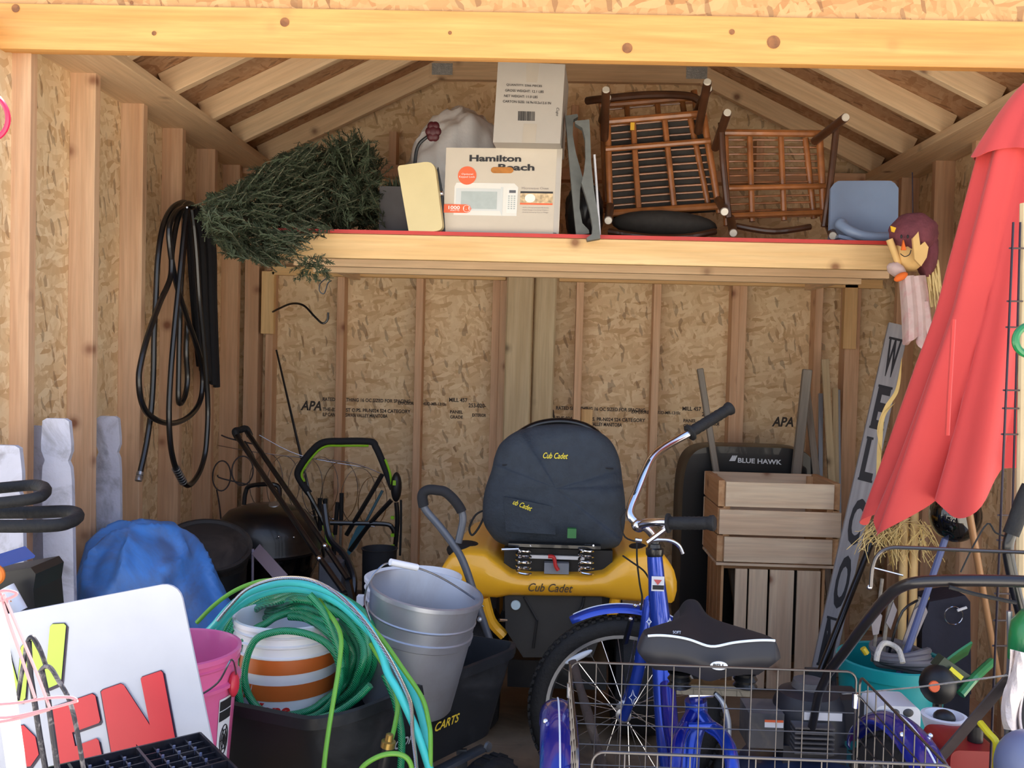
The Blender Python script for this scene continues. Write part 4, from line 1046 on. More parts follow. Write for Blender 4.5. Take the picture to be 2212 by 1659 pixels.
gh = thing('green_hose', 'dark green braided garden hose coiled around the orange banded bucket', 'hose', V((ob.x, 2.36, zr)))
coil = []
rg_ = random.Random(11)
for j in range(8):
    xr = 738 + 11.5 * j; yt = 1332 - 9 * j; xl = 512 - 5 * j; yb = 1545 - 6 * (j % 3)
    cx, cy, rx, ry = (xl + xr) / 2, (yt + yb) / 2, (xr - xl) / 2, (yb - yt) / 2
    for k in range(26):
        a = -math.pi * .5 + 2 * math.pi * (k / 26)
        top = max(0, -math.sin(a)); rt_ = max(0, math.cos(a)); bot = max(0, math.sin(a)); lf = max(0, -math.cos(a))
        dd = 2.42 - .04 * rt_ + .025 * (j % 4) + .30 * lf * (1 if j > 0 else 0) + .02 * math.sin(3 * a + j) - .03 * bot
        if bot > .2 and j > 0: dd += .02
        q = at(cx + rx * math.cos(a) + rg_.uniform(-3, 3), cy + ry * math.sin(a) + rg_.uniform(-3, 3), dd); coil.append(q)
c0 = [at(x, y, 2.345) for x, y in ((557, 1378), (590, 1366), (625, 1363), (665, 1370), (700, 1386), (724, 1412), (734, 1445), (733, 1478), (720, 1512), (698, 1536), (668, 1551), (630, 1556), (590, 1548), (556, 1528), (536, 1498), (528, 1465), (531, 1432), (541, 1400))]
MB().tube(spl(c0, 6, True), .0095, 10, closed=True).build('front_loop', GREEN, gh)
MB().tube(spl(coil, 4), .0098, 10).build('coil', GREEN, gh)
for pts in ([(668, 1284), (690, 1310), (712, 1352), (730, 1402), (737, 1440)], [(830, 1457), (853, 1512), (867, 1584), (866, 1652), (860, 1720)], [(800, 1480), (770, 1510), (730, 1538), (690, 1552)], [(507, 1420), (512, 1470), (520, 1530)]):
    MB().tube(spl([at(x, y, 2.30) for x, y in pts], 7), .0095, 10).build('loose_strand', GREEN, gh)
th = thing('turquoise_hose', 'smooth turquoise hose arching over the coil and out of the cart', 'hose', V((at(690, 1270, 2.3).x, 2.25, zr)))
def dl(i, n, a, b): return a + (b - a) * i / (n - 1)
T1 = [(440, 1372), (463, 1350), (492, 1316), (535, 1281), (593, 1262), (636, 1259), (680, 1267), (723, 1284), (761, 1313), (795, 1353), (824, 1411), (838, 1454), (862, 1497), (896, 1570), (922, 1642), (945, 1720)]
MB().tube(spl([at(x, y, dl(i, 16, 2.44, 2.10)) for i, (x, y) in enumerate(T1)], 6), .0098, 12).build('first_strand', TEAL, th)
T2 = [(466, 1368), (500, 1322), (560, 1285), (640, 1272), (720, 1296), (790, 1356), (862, 1440), (893, 1497), (916, 1570), (926, 1642), (930, 1720)]
MB().tube(spl([at(x, y, dl(i, 11, 2.46, 2.14)) for i, (x, y) in enumerate(T2)], 6), .0098, 12).build('second_strand', TEAL, th)
bh = [(470, 1340), (498, 1307), (535, 1272), (593, 1251), (651, 1249), (694, 1262), (737, 1290), (781, 1336), (815, 1382), (847, 1434), (873, 1486), (888, 1526), (891, 1584), (898, 1642), (905, 1720)]
tag(MB().tube(spl([at(x, y, dl(i, 15, 2.38, 2.08)) for i, (x, y) in enumerate(bh)], 7), .0048, 8).build('braided_steel_hose', BRAID), 'thin chrome braided steel hose lying along the turquoise hose', 'hose')
lg = thing('light_green_hose', 'thin light green hose hanging in loops over the cart side', 'hose', V((at(800, 1400, 2.2).x, 2.2, zr)))
for pts, d0, d1 in (([(425, 1345), (463, 1307), (507, 1276), (560, 1256), (620, 1252)], 2.46, 2.44), ([(690, 1296), (703, 1316), (726, 1347), (737, 1382), (732, 1440), (723, 1497), (711, 1570), (701, 1645), (695, 1730)], 2.36, 2.06),
        ([(780, 1330), (824, 1379), (867, 1440), (911, 1506), (925, 1555), (930, 1599), (928, 1720)], 2.30, 2.10), ([(800, 1390), (833, 1446), (853, 1492), (859, 1526), (853, 1567), (845, 1598)], 2.30, 2.12), ([(770, 1690), (784, 1656), (824, 1632), (865, 1630), (888, 1653), (893, 1720)], 2.04, 2.04)):
    MB().tube(spl([at(x, y, dl(i, len(pts), d0, d1)) for i, (x, y) in enumerate(pts)], 7), .0058, 9).build('strand', LGRN, lg)
cp = at(838, 1610, 2.11)
MB().lathe([(0, -.004), (.017, -.004), (.017, .01), (.010, .012), (.009, .026), (.006, .028), (0, .028)], cp, (.15, 0, 1), 16).build('coupling', M('brass', (168, 140, 78), .35, .8), lg)
MB().lathe([(0, 0), (.011, 0), (.013, .05), (.010, .07), (0, .07)], cp, (-.2, 0, -1), 14).build('nozzle', BLACK, lg)

# ================================================================== foreground on the left
# yard sign
sg = thing('yard_sign', 'white plastic yard sign lettered in lime and red, tilted', 'sign', V((at(150, 1500, 1.80).x, 1.80, 0)))
SD = 1.80
tr = at(386, 1256, SD); an = R(12.6); ex = V((math.cos(an), 0, math.sin(an))); ez = V((-math.sin(an), 0, math.cos(an)))
SWd, SHt = .80, .60; ce = tr - ex * SWd / 2 - ez * SHt / 2
SIGNW = M('sign_white', (190, 194, 206), .5)
MB().prism(rrect(ce, ex, ez, SWd, SHt, .035), (0, .006, 0)).build('panel', SIGNW, sg, ang=50)
def spoly(pts, mat, name, off, dx=0, dy=0):
    P = [at((x + dx) / 3.95, 1240 + (y + dy) / 3.95, SD - off) for x, y in pts]
    MB().prism(P, (0, .0008, 0)).build(name, mat, sg, smooth=False)
LIMEP = M('lime_print', (186, 222, 84), .45); REDS = M('sign_red', (204, 44, 58), .45); SHAD = M('sign_shadow', (52, 40, 66), .5)
Wp = [(-40, 665), (65, 652), (80, 672), (150, 930), (178, 625), (215, 580), (265, 560), (285, 590), (395, 800), (425, 450), (445, 428), (545, 424), (562, 442), (520, 920), (480, 945), (410, 975), (385, 970), (265, 720), (240, 760), (215, 1060), (190, 1085), (110, 1085), (90, 1070)]
Np = [(862, 1005), (880, 988), (1030, 935), (1055, 948), (1278, 1290), (1200, 898), (1212, 880), (1370, 826), (1388, 842), (1530, 1600), (1370, 1640), (1160, 1450), (1200, 1700), (990, 1760)]
Ep = [(440, 1150), (460, 1135), (785, 1022), (812, 1038), (855, 1250), (842, 1272), (680, 1330), (615, 1352), (640, 1470), (705, 1445), (820, 1402), (840, 1418), (885, 1620), (880, 1660), (520, 1790)]
Pp = [(20, 1330), (200, 1290), (300, 1390), (330, 1540), (260, 1640), (190, 1650), (225, 1850), (120, 1880)]
Op = [(-420, 1480), (-180, 1400), (-60, 1520), (0, 1800), (-80, 1900), (-320, 1960)]
Np2 = [(-640, 860), (-560, 830), (-420, 1010), (-460, 800), (-380, 770), (-300, 1160), (-380, 1180), (-520, 1010), (-480, 1210), (-560, 1240)]
Op2 = [(-300, 760), (-160, 720), (-90, 800), (-60, 1000), (-120, 1090), (-240, 1110)]
for nm, pts, m in (('letter_w', Wp, LIMEP), ('letter_n', Np2, LIMEP), ('letter_o', Op2, LIMEP), ('letter_n', Np, REDS), ('letter_e', Ep, REDS), ('letter_p', Pp, REDS), ('letter_o', Op, REDS)):
    c_ = V((sum(p[0] for p in pts) / len(pts), sum(p[1] for p in pts) / len(pts), 0))
    spoly([(c_.x + (x - c_.x) * 1.02, c_.y + (y - c_.y) * 1.02) for x, y in pts], SHAD, 'letter_shadow', .0014, 17, 18)
    spoly([(c_.x + (x - c_.x) * 1.025, c_.y + (y - c_.y) * 1.02) for x, y in pts], SHAD, 'letter_outline', .0026)
    spoly(pts, m, nm, .0040)
for k in (.3, .62):
    p = ce - ex * SWd / 2 + ex * SWd * k - ez * SHt / 2; MB().tube([p + ez * .12 + V((0, .009, 0)), V((p.x, 1.809, .001))], .0035, 6).build('stake_wire', STEEL, sg)
# seed tray on a tote
zt_ = .69
c0 = atZ(432, 1590, zt_); e1 = (atZ(165, 1652, zt_) - c0); e1.z = 0; e1n = e1.normalized(); e2n = V((-e1n.y, e1n.x, 0))
if e2n.y > 0: e2n = -e2n
nx_, ny_, cs = 13, 10, .029
tray = thing('seed_tray', 'black plastic seed tray with rows of small cells', 'tray', c0 + e1n * nx_ * cs / 2 + e2n * ny_ * cs / 2 - V((0, 0, .05)))
TRM = M('black_tray_plastic', (30, 32, 42), .35, var=.2, scale=30, dirt=(90, 78, 70), dirt_amt=.25)
rot = Matrix((e1n, e2n, V((0, 0, 1)))).transposed()
def tp(a, b, z=0): return c0 + e1n * a + e2n * b + V((0, 0, z))
lat = MB()
for i in range(nx_ + 1):
    big = i % 4 == 0; lat.box(tp(i * cs, ny_ * cs / 2, 0 if big else -.006), (.005 if big else .003, ny_ * cs, .014), rot)
for j in range(ny_ + 1):
    big = j % 5 == 0; lat.box(tp(nx_ * cs / 2, j * cs, 0 if big else -.006), (nx_ * cs, .005 if big else .003, .014), rot)
lat.box(tp(nx_ * cs / 2, ny_ * cs / 2, -.046), (nx_ * cs + .004, ny_ * cs + .004, .004), rot)
for a, b, l, w_ in ((0, ny_ * cs / 2, .004, ny_ * cs), (nx_ * cs, ny_ * cs / 2, .004, ny_ * cs), (nx_ * cs / 2, 0, nx_ * cs, .004), (nx_ * cs / 2, ny_ * cs, nx_ * cs, .004)): lat.box(tp(a, b, -.02), (l, w_, .055), rot)
lat.build('tray_frame', TRM, tray, smooth=False)
cell = MB()
for i in range(nx_):
    for j in range(ny_):
        cell.lathe([(.0125, -.004), (.010, -.034), (0, -.036)], tp((i + .5) * cs, (j + .5) * cs), (0, 0, 1), 8)
tag(cell.build('cells', TRM, tray), None, kind='stuff')
pg = MB()
for i in range(1, nx_):
    for j in range(1, ny_): pg.tube([tp(i * cs, j * cs, -.02), tp(i * cs, j * cs, .006)], .0028, 6)
tag(pg.build('corner_pegs', M('grey_peg', (96, 104, 134), .3), tray), None, kind='stuff')
bt_ = MB().box(tp(nx_ * cs / 2, ny_ * cs / 2, 0) * 1 - V((0, 0, zt_ / 2 + .025)), (nx_ * cs * .72, ny_ * cs * .72, zt_ - .05), rot)
tag(bt_.build('storage_tote', M('grey_tote', (70, 74, 84), .5), smooth=False), 'grey plastic tote standing under the seed tray', 'tote')

# white post, iron hooks and pink twine
pd = 1.27
p0 = at(-16, 1292, pd); p1 = at(36, 1659, pd); kk = p1 - p0; p2 = p0 + kk * ((p0.z + .098) / -kk.z)
wp = thing('white_post', 'white round plastic post wound with faded pink twine', 'post', p2)
MB().tube([p0, p2], .0125, 18).build('post', M('bright_white_pvc', (244, 244, 240), .3), wp)
MB().lathe([(.0165, 0), (.018, .001), (.018, .006), (.012, .010), (0, .011)], p0, -kk, 16).build('cap', M('bright_white_pvc'), wp) if False else None
IRON = M('chipped_black_iron', (40, 40, 50), .45, .3, var=.3, scale=60, dirt=(170, 166, 170), dirt_amt=.5)
def hook(name, label, pts, shaft, d, grp):
    t = thing(name, label, 'plant hook', V((at(*shaft[-1], d).x, d, 0)), grp)
    MB().tube(spl([at(x, y, d) for x, y in pts], 7), .0034, 7).build('crook', IRON, t)
    a = at(*shaft[0], d); b = at(*shaft[-1], d); k_ = b - a
    MB().tube([at(x, y, d) for x, y in shaft] + [a + k_ * ((a.z + .098) / -k_.z)], .0042, 7).build('shaft', IRON, t)
    return t
hook('shepherd_hook', 'chipped black iron hook whose crook rises highest before the sign', [(38, 1512), (46, 1460), (54, 1420), (58, 1392), (68, 1376), (84, 1398), (100, 1440)], [(62, 1385), (66, 1460), (86, 1590), (98, 1659)], 1.36, None)
hook('shepherd_hook', 'chipped black iron hook with crook bending toward the letter E', [(86, 1452), (97, 1440), (110, 1444), (126, 1470), (150, 1514), (166, 1578), (182, 1672)], [(90, 1448), (104, 1514), (124, 1659)], 1.33, None)
tw = thing('pink_twine', 'faded pink plastic twine looped around the white post and hooks', 'twine', at(70, 1500, 1.28))
TWM = M('faded_pink_twine', (196, 140, 146), .55)
for pts in ([(-20, 1284), (8, 1276), (28, 1278), (36, 1284), (10, 1296), (-20, 1300)], [(0, 1282), (20, 1345), (50, 1430), (76, 1508)], [(8, 1284), (40, 1360), (78, 1450), (108, 1530)], [(-20, 1522), (40, 1518), (100, 1508), (150, 1506), (166, 1512)], [(-20, 1550), (30, 1548), (110, 1530), (168, 1514)], [(-20, 1562), (40, 1552), (108, 1532)]):
    MB().tube(spl([at(x, y, 1.245) for x, y in pts], 5), .0021, 5).build('strand', TWM, tw)
rg_o = MB().tube(circ(at(-32, 250, 1.9), .048, (0, 1, .2), 40), .0055, 8, closed=True)
tag(rg_o.build('hanging_ring', M('magenta_plastic', (206, 40, 84), .3)), 'shiny magenta plastic ring hanging at the corner stud', 'ring')

# ================================================================== riding mower
rm = thing('riding_mower', 'yellow riding mower with black covered seat and coil springs', 'riding mower', V((at(1205, 1300, 3.6).x, 3.8, 0)))
YEL = M('mower_yellow', (252, 184, 44), .3, var=.03, coat=.4, dirt=(170, 126, 70), dirt_amt=.15, scale=5)
def interp(L, x):
    for (x0, y0), (x1, y1) in zip(L, L[1:]):
        if x <= x1: t = (x - x0) / (x1 - x0); t = t * t * (3 - 2 * t) if False else t; return y0 + (y1 - y0) * t
    return L[-1][1]
TT = [(948, 1250), (955, 1222), (975, 1200), (1010, 1191), (1048, 1195), (1075, 1215), (1105, 1237), (1150, 1242), (1270, 1243), (1305, 1238), (1335, 1214), (1360, 1199), (1400, 1195), (1435, 1200), (1455, 1226), (1462, 1256)]
BT = [(948, 1260), (985, 1279), (1030, 1289), (1075, 1291), (1100, 1286), (1300, 1289), (1330, 1295), (1400, 1301), (1455, 1303), (1462, 1276)]
def fend(u, v):
    x = 948 + 514 * u; yt = interp(TT, x); yb = interp(BT, x)
    if v < .3:
        k = v / .3; p = at(x, yt, 3.30); return V((p.x + (1205 - x) / 2000 * .3 * (1 - k), 3.30 + .65 * (1 - k), p.z + .012 * math.sin(k * math.pi)))
    if v > .85:
        k = (v - .85) / .15; p = at(x, yb, 3.29); return V((p.x, 3.29 + .25 * k, p.z))
    k = (v - .3) / .55; s_ = math.sin(k * math.pi)
    edge = min(1, min(u, 1 - u) / .1)
    return at(x, yt + (yb - yt) * k, 3.30 - .032 * s_ ** .6 * edge ** .5)
MB().sheet(fend, 90, 26).build('rear_fender', YEL, rm, ang=60)
text('Cub Cadet', at(1141, 1277, 3.258), (1, 0, .0), (0, 0, 1), M('dark_script', (66, 44, 24), .5), rm, w=.158, h=.030, bold=.012, shear=.35, ext=.003)
# seat
ol = [(1043, 1120), (1046, 1065), (1062, 1015), (1069, 985), (1084, 955), (1125, 928), (1200, 916), (1265, 922), (1312, 945), (1336, 985), (1345, 1040), (1351, 1095), (1347, 1150), (1330, 1182), (1260, 1186), (1120, 1180), (1078, 1172), (1056, 1150)]
olp = spl([V((x, y, 0)) for x, y in ol], 5, True); ctr = V((1200, 1055, 0))
SEATM = M('charcoal_fabric', (46, 54, 64), .8, var=.12, scale=30, bmp=.35)
def seatfn(u, v):
    k = int(u * len(olp)) % len(olp); ph_ = v * math.pi; s_ = math.sin(ph_) ** .55 if 0 < v < 1 else 0
    q = ctr + (olp[k] - ctr) * s_
    wob = .010 * mnoise.noise(V((q.x * .012, q.y * .02, 1))) + .008 * mnoise.noise(V((q.x * .03, q.y * .03, 4)))
    d = 3.36 - (.085 if v < .5 else .10) * math.cos(ph_) + wob * (1 if v < .5 else 0)
    return at(q.x, q.y, d)
seat = MB().sheet(seatfn, len(olp), 26, closeu=True).build('seat', SEATM, rm, ang=80)
MB().tube(spl([at(x, y, 3.30) for x, y in ((1085, 1004), (1140, 1002), (1200, 1006), (1260, 1008), (1325, 1012))], 5), .003, 5).build('seam', M('seam_thread', (30, 31, 36), .8), seat)
YT = M('yellow_script', (224, 206, 40), .5)
text('Cub Cadet', at(1173, 990, 3.268), (1, 0, 0), (0, 0, 1), YT, seat, w=.088, h=.021, bold=.01, shear=.35)
pk = MB().sheet(lambda u, v: at(1090 + 105 * u + 4 * v, 1072 + 22 * u + 75 * v * (1 - .2 * u), 3.262 + .02 * (2 * u - 1) ** 2 + .012 * v), 10, 6, .006); pk.build('pocket', SEATM, seat)
text('ub Cadet', at(1107, 1089, 3.248), V((1, 0, -.36)), V((.36, 0, 1)), YT, seat, w=.070, h=.019, bold=.01, shear=.35)
MB().tube(spl([at(x, y, 3.36) for x, y in ((1052, 1100), (1028, 1112), (1014, 1140), (1020, 1156), (1034, 1140), (1046, 1116))], 5), .004, 6).build('strap', BLACKR, seat)
MB().tube(spl([at(x, y, 3.9) for x, y in ((1100, 960), (1122, 938), (1160, 918), (1210, 911), (1258, 919), (1292, 940), (1305, 965))], 6), .017, 10).build('steering_wheel', BLACKM, rm)
MB().tube([at(1205, 915, 3.92), V((at(1205, 1000, 4.1).x, 4.15, .62))], .02, 10).build('steering_column', BLACKM, rm)
# springs and gear below the seat
for x in (1131, 1266):
    top = at(x, 1178, 3.27); bot = at(x, 1239, 3.27); hl = []
    for k in range(5 * 16 + 1):
        a = 2 * math.pi * k / 16; p = top.lerp(bot, k / 80); hl.append(p + V((math.cos(a) * .026, math.sin(a) * .026, 0)))
    MB().tube(hl, .0038, 6).build('seat_spring', CHROME, rm)
MB().bb(at(1098, 1174, 3.27), at(1296, 1182, 3.31)).build('seat_plate', BLACKM, rm, smooth=False)
MB().tube([at(1083, 1187, 3.23), at(1120, 1186, 3.25)], .005, 8).build('lever', CHROME, rm)
MB().bb(at(1145, 1199, 3.325), at(1262, 1208, 3.34)).build('white_bracket', WHITEP, rm, smooth=False)
MB().bb(at(1176, 1216, 3.30), at(1228, 1236, 3.335)).build('battery', M('battery_grey', (120, 124, 132), .5), rm, smooth=False)
MB().tube(spl([at(x, y, 3.29) for x, y in ((1184, 1202), (1196, 1204), (1200, 1222), (1206, 1232))], 5), .007, 7).build('red_cable', M('red_cable', (186, 36, 36), .5), rm)
zq = at(1200, 1186, 3.345).z; MB().bb((at(1088, 1240, 3.345).x, 3.345, .5), (at(1322, 1240, 3.345).x, 3.9, zq)).build('under_seat_shade', M('cavity_shade', (26, 26, 28), .6), rm, smooth=False)  # near-black block painted in for the shade of the open cavity below the seat
MB().bb(at(1226, 1142, 3.235), at(1244, 1160, 3.26)).build('green_switch', M('green_switch', (44, 112, 56), .5), rm, smooth=False)
for x0, x1, y0, y1 in ((964, 1048, 1168, 1208), (1348, 1412, 1176, 1212)):
    p = at((x0 + x1) / 2, (y0 + y1) / 2, 3.42); MB().ball(p, ((x1 - x0) / 2 * 3.42 / F, .08, .034), 18, 10).build('side_pad', BLACKR, rm)
# tail plate, wheels and hood
MB().prism([at(x, y, 3.31) for x, y in ((1090, 1285), (1300, 1289), (1302, 1360), (1280, 1420), (1130, 1420), (1092, 1360))], (0, .05, 0)).build('tail_plate', M('dusty_black_plate', (48, 46, 44), .6, var=.2, scale=8), rm, smooth=False)
for a, b in (((1132, 1290), (1160, 1340)), ((1160, 1340), (1152, 1400)), ((1262, 1290), (1258, 1310)), ((1258, 1310), (1235, 1345))):
    MB().tube([at(*a, 3.305), at(*b, 3.305)], .005, 6).build('plate_ridge', BLACK, rm)
MB().lathe([(0, .006), (.016, .006), (.018, 0)], at(1114, 1307, 3.305), (0, -1, 0), 18).build('reflector_cap', M('pale_cap', (190, 210, 216), .4), rm)
MB().tube([at(1078, 1339, 3.28), at(1094, 1340, 3.30)], .006, 8).build('hitch_pin', CHROME, rm)
mcx = at(1205, 1300, 3.5).x
for sx in (-1, 1):
    ty = MB().lathe([(.09, -.09), (.19, -.095), (.222, -.07), (.228, 0), (.222, .07), (.19, .095), (.09, .09)], V((mcx + sx * .31, 3.52, .23)), (1, 0, 0), 36).build('rear_tyre', BLACKR, rm)
    MB().lathe([(0, -.07), (.09, -.07), (.095, .0), (.09, .07), (0, .07)], V((mcx + sx * .31, 3.52, .23)), (1, 0, 0), 20).build('rim', WHITEP, ty)
    ty = MB().lathe([(.06, -.06), (.14, -.06), (.165, 0), (.14, .06), (.06, .06)], V((mcx + sx * .27, 4.5, .167)), (1, 0, 0), 28).build('front_tyre', BLACKR, rm)
    MB().tube(spl([at(1046 if sx < 0 else 1330, 1290, 3.32), at(1060 if sx < 0 else 1320, 1340, 3.33), at(1088 if sx < 0 else 1304, 1372, 3.34)], 4), .02, 8).build('fender_skirt', YEL, rm)
hd_ = MB().sheet(lambda u, v: V((mcx + (.24 - .05 * v) * (1 if u > .5 else -1) * min(1, abs(u - .5) * 2.6), 3.98 + .62 * v, .30 + .40 * (1 - max(0, (abs(u - .5) * 2 - .38) / .62) ** 1.2) - .08 * v * v)), 24, 10)
hd_.build('hood', YEL, rm)
MB().bb((mcx - .18, 3.35, .22), (mcx + .18, 4.6, .32)).build('chassis', BLACKM, rm, smooth=False)

# ================================================================== wheelbarrow tray on end
wbw = thing('wheelbarrow', 'upright black wheelbarrow tray with white lettering behind the crates', 'wheelbarrow', V((at(1622, 1200, 4.5).x, 4.5, 0)))
tl, brr = at(1478, 962, 4.46), at(1768, 975, 4.46)
tw_, tht = brr.x - tl.x, tl.z - .02; tcx = (tl.x + brr.x) / 2
def tray_fn(u, v):
    # rounded shell, open towards the wall
    a = 2 * math.pi * u; c_, s_ = math.cos(a), math.sin(a); e = .32
    x = math.copysign(abs(c_) ** e, c_); z = math.copysign(abs(s_) ** e, s_)
    if v < .5: k = v / .5; sc = k; y = 4.455 + .02 * (1 - k)
    else: k = (v - .5) / .5; sc = 1 + .07 * k; y = 4.455 + .17 * k
    sc2 = sc if v < .5 else 1.0
    return V((tcx + x * tw_ / 2 * sc2 * (1.0 if v < .5 else 1 + .04 * k), y + .04 * (z * sc2 > 0) * 0, .02 + tht / 2 + z * tht / 2 * sc2))
MB().sheet(tray_fn, 64, 12, .006, closeu=True).build('tray', M('barrow_black', (18, 19, 22), .42, var=.12, coat=.2), wbw, ang=50)
WT = M('white_print', (214, 218, 222), .5)
text('BLUE HAWK', at(1591, 998, 4.47), (1, 0, -.02), (0, 0, 1), WT, wbw, w=.208, h=.0235, bold=.03, ext=.028)
for k in range(3):
    MB().prism([at(1575 + k * 4 + x, 996 - y, 4.445) for x, y in ((0, 0), (5, 0), (10, 12), (7, 12))], (0, .001, 0)).build('emblem_feather', WT, wbw, smooth=False)
for x0, y0, x1, y1, w_ in ((1512, 796, 1550, 1040, .028), (1744, 798, 1718, 1040, .042)):
    a = at(x0, y0, 4.425); b = at(x1, y1, 4.405); k = (b - a) / (a.z - b.z)
    board('handle', a + k * (a.z - .002), a, w_, .035, OLDW, wbw, side=(1, 0, 0), bev=.004)

# laths standing in the corner
LATH = [(1742, 838, 1766, 1050, .032, 4.52, OLDW, 'short grey weathered lath with split top beside the wheelbarrow handle'), (1782, 776, 1798, 1062, .036, 4.66, GREYW, 'tallest weathered lath standing among galvanised strips'),
        (1773, 850, 1772, 1040, .022, 4.70, M('galvanised_strip', (150, 158, 170), .45, .5), 'dull galvanised strip between two weathered laths'), (1804, 838, 1806, 1060, .028, 4.72, GREYW, 'pale weathered lath with square cut top against the corner stud'), (1812, 842, 1814, 1060, .012, 4.74, MATS['galvanised_strip'], 'narrow galvanised strip beside the square cut lath')]
for x0, y0, x1, y1, w_, d, m, lab_ in LATH:
    a = at(x0, y0, d); b = at(x1, y1, d - .1); k = (b - a) / (a.z - b.z)
    e_ = a + k * (a.z - .002)
    tag(board('lath', e_, a, w_, .012, m, side=(1, 0, 0)), lab_, 'lath')

# ================================================================== slatted crates
def crate_upper():
    d0 = 4.0; L, Rr = at(1548, 1210, d0).x, at(1812, 1222, d0).x; z0 = at(1680, 1221, d0).z; z1 = at(1680, 1042, d0).z; D_ = .36; H = z1 - z0
    t = thing('wooden_crate', 'open slatted pine crate stacked on the upright crate', 'crate', V(((L + Rr) / 2, d0 + D_ / 2, z0)))
    sh = H / 3 - .012; th_ = .012
    for k in range(3):
        z = z0 + H / 6 + k * H / 3 + .003
        full = k == 1
        a, b = (L + .004, Rr) if full else (L + .030, Rr - .030)
        y = d0 - .006 if full else d0 + .004
        board('front_slat', (a, y, z), (b, y, z), sh, th_, CRATEW, t, side=(0, 0, 1))
        board('back_slat', (L, d0 + D_ - .006, z), (Rr, d0 + D_ - .006, z), sh, th_, CRATEW, t, side=(0, 0, 1))
        for x in (L + .015, Rr - .015):
            board('end_board', (x, d0 + .0125, z), (x, d0 + D_ - .014, z), sh + .006, .028, CRATED, t, side=(0, 0, 1))
    for x in (L + .04, Rr - .04):
        for y in (d0 + .025, d0 + D_ - .03): board('corner_cleat', (x, y, z0 + .012), (x, y, z1 - .01), .03, .02, CRATED, t, side=(1, 0, 0))
    for k in range(4):
        board('bottom_slat', (L, d0 + .045 + k * .089, z0 - .004), (Rr, d0 + .045 + k * .089, z0 - .004), .075, .012, CRATEW, t, side=(0, 1, 0))
    return L, Rr, z0
cL, cR, cz = crate_upper()
def crate_lower():
    d0 = 4.02; L, Rr = at(1556, 1400, d0).x, at(1771, 1400, d0).x; D_ = .33; z1 = cz - .0105; z0 = .002
    t = thing('wooden_crate', 'slatted pine crate standing on end beneath the open crate', 'crate', V(((L + Rr) / 2, d0 + D_ / 2, 0)))
    for x0, x1 in ((1586, 1612), (1616, 1656), (1661, 1713), (1720, 1770)):
        a, b = at(x0, 1300, d0).x, at(x1, 1300, d0).x
        board('front_slat', ((a + b) / 2, d0, z0 + .01), ((a + b) / 2, d0, z1 - .014), b - a, .012, CRATEW, t, side=(1, 0, 0))
    for z in (z0 + .012, z1 - .012): board('end_board', (L + .01, d0 + .02 + D_ / 2, z), (Rr, d0 + .02 + D_ / 2, z), D_ - .03, .02, CRATED, t, side=(0, 1, 0))
    for k in range(4):
        y = d0 + .045 + k * .083; board('side_slat', (L, y, z0), (L, y, z1), .072, .012, CRATED, t, side=(0, 1, 0))
        board('side_slat', (Rr + .008, y, z0), (Rr + .008, y, z1), .072, .012, CRATED, t, side=(0, 1, 0))
crate_lower()

# ================================================================== blue tricycle
tk = thing('adult_tricycle', 'blue adult tricycle with wide black saddle and wire rear basket', 'tricycle', V((.39, 2.1, 0)))
BLU = M('metallic_blue', (36, 72, 184), .26, .5, var=.05, coat=.7)
BLU2 = M('dark_metallic_blue', (20, 34, 140), .2, .3, coat=.7)
SILVER = M('alloy_rim', (178, 182, 190), .3, .9)
PIN = M('white_pinstripe', (226, 232, 240), .4)
def wheel(c, ax, Rt, tw, par, nsp=28, ref=None):
    c = V(c); ax = V(ax).normalized(); u = ax.orthogonal().normalized(); w_ = ax.cross(u)
    g = MB()
    prof = [(Rt - tw * 1.5 + tw * .75 * (1 - math.cos(a)) - .0, tw * .62 * math.sin(a)) for a in [math.pi * k / 8 for k in range(-8, 9)]]
    prof = [(Rt - tw * .75 + tw * .75 * math.cos(a), tw * .6 * math.sin(a)) for a in [2 * math.pi * k / 12 for k in range(13)]]
    g.lathe(prof, c, ax, 60)
    for k in range(72):
        a = 2 * math.pi * k / 72; dr_ = u * math.cos(a) + w_ * math.sin(a); tg_ = ax.cross(dr_)
        for s_ in (-1, 0, 1):
            a2 = a + (.5 if s_ == 0 else 0) * 2 * math.pi / 72; d2 = u * math.cos(a2) + w_ * math.sin(a2); t2 = ax.cross(d2)
            g.box(c + d2 * (Rt + .000 - abs(s_) * .003) + ax * (s_ * tw * .32), (.008, .013, .011), Matrix((d2, t2, ax)).transposed())
    ty = g.build('tyre', BLACKR, par)
    rr = Rt - tw * 1.45
    MB().lathe([(rr, -tw * .42), (rr + .016, -tw * .46), (rr + .016, tw * .46), (rr, tw * .42), (rr - .006, 0), (rr, -tw * .42)], c, ax, 60).build('rim', SILVER, par)
    sp2 = MB()
    for k in range(nsp):
        a = 2 * math.pi * k / nsp; b = a + (.42 if k % 4 < 2 else -.42); s_ = .03 if k % 2 else -.03
        sp2.tube([c + ax * s_ + (u * math.cos(b) + w_ * math.sin(b)) * .024, c + (u * math.cos(a) + w_ * math.sin(a)) * rr], .0013, 4)
    sp2.build('spokes', CHROME, par)
    MB().lathe([(0, -.055), (.006, -.055), (.006, -.04), (.024, -.036), (.026, -.028), (.014, -.022), (.014, .022), (.026, .028), (.024, .036), (.006, .04), (.006, .055), (0, .055)], c, ax, 18).build('hub', SILVER, par)
    return u, w_
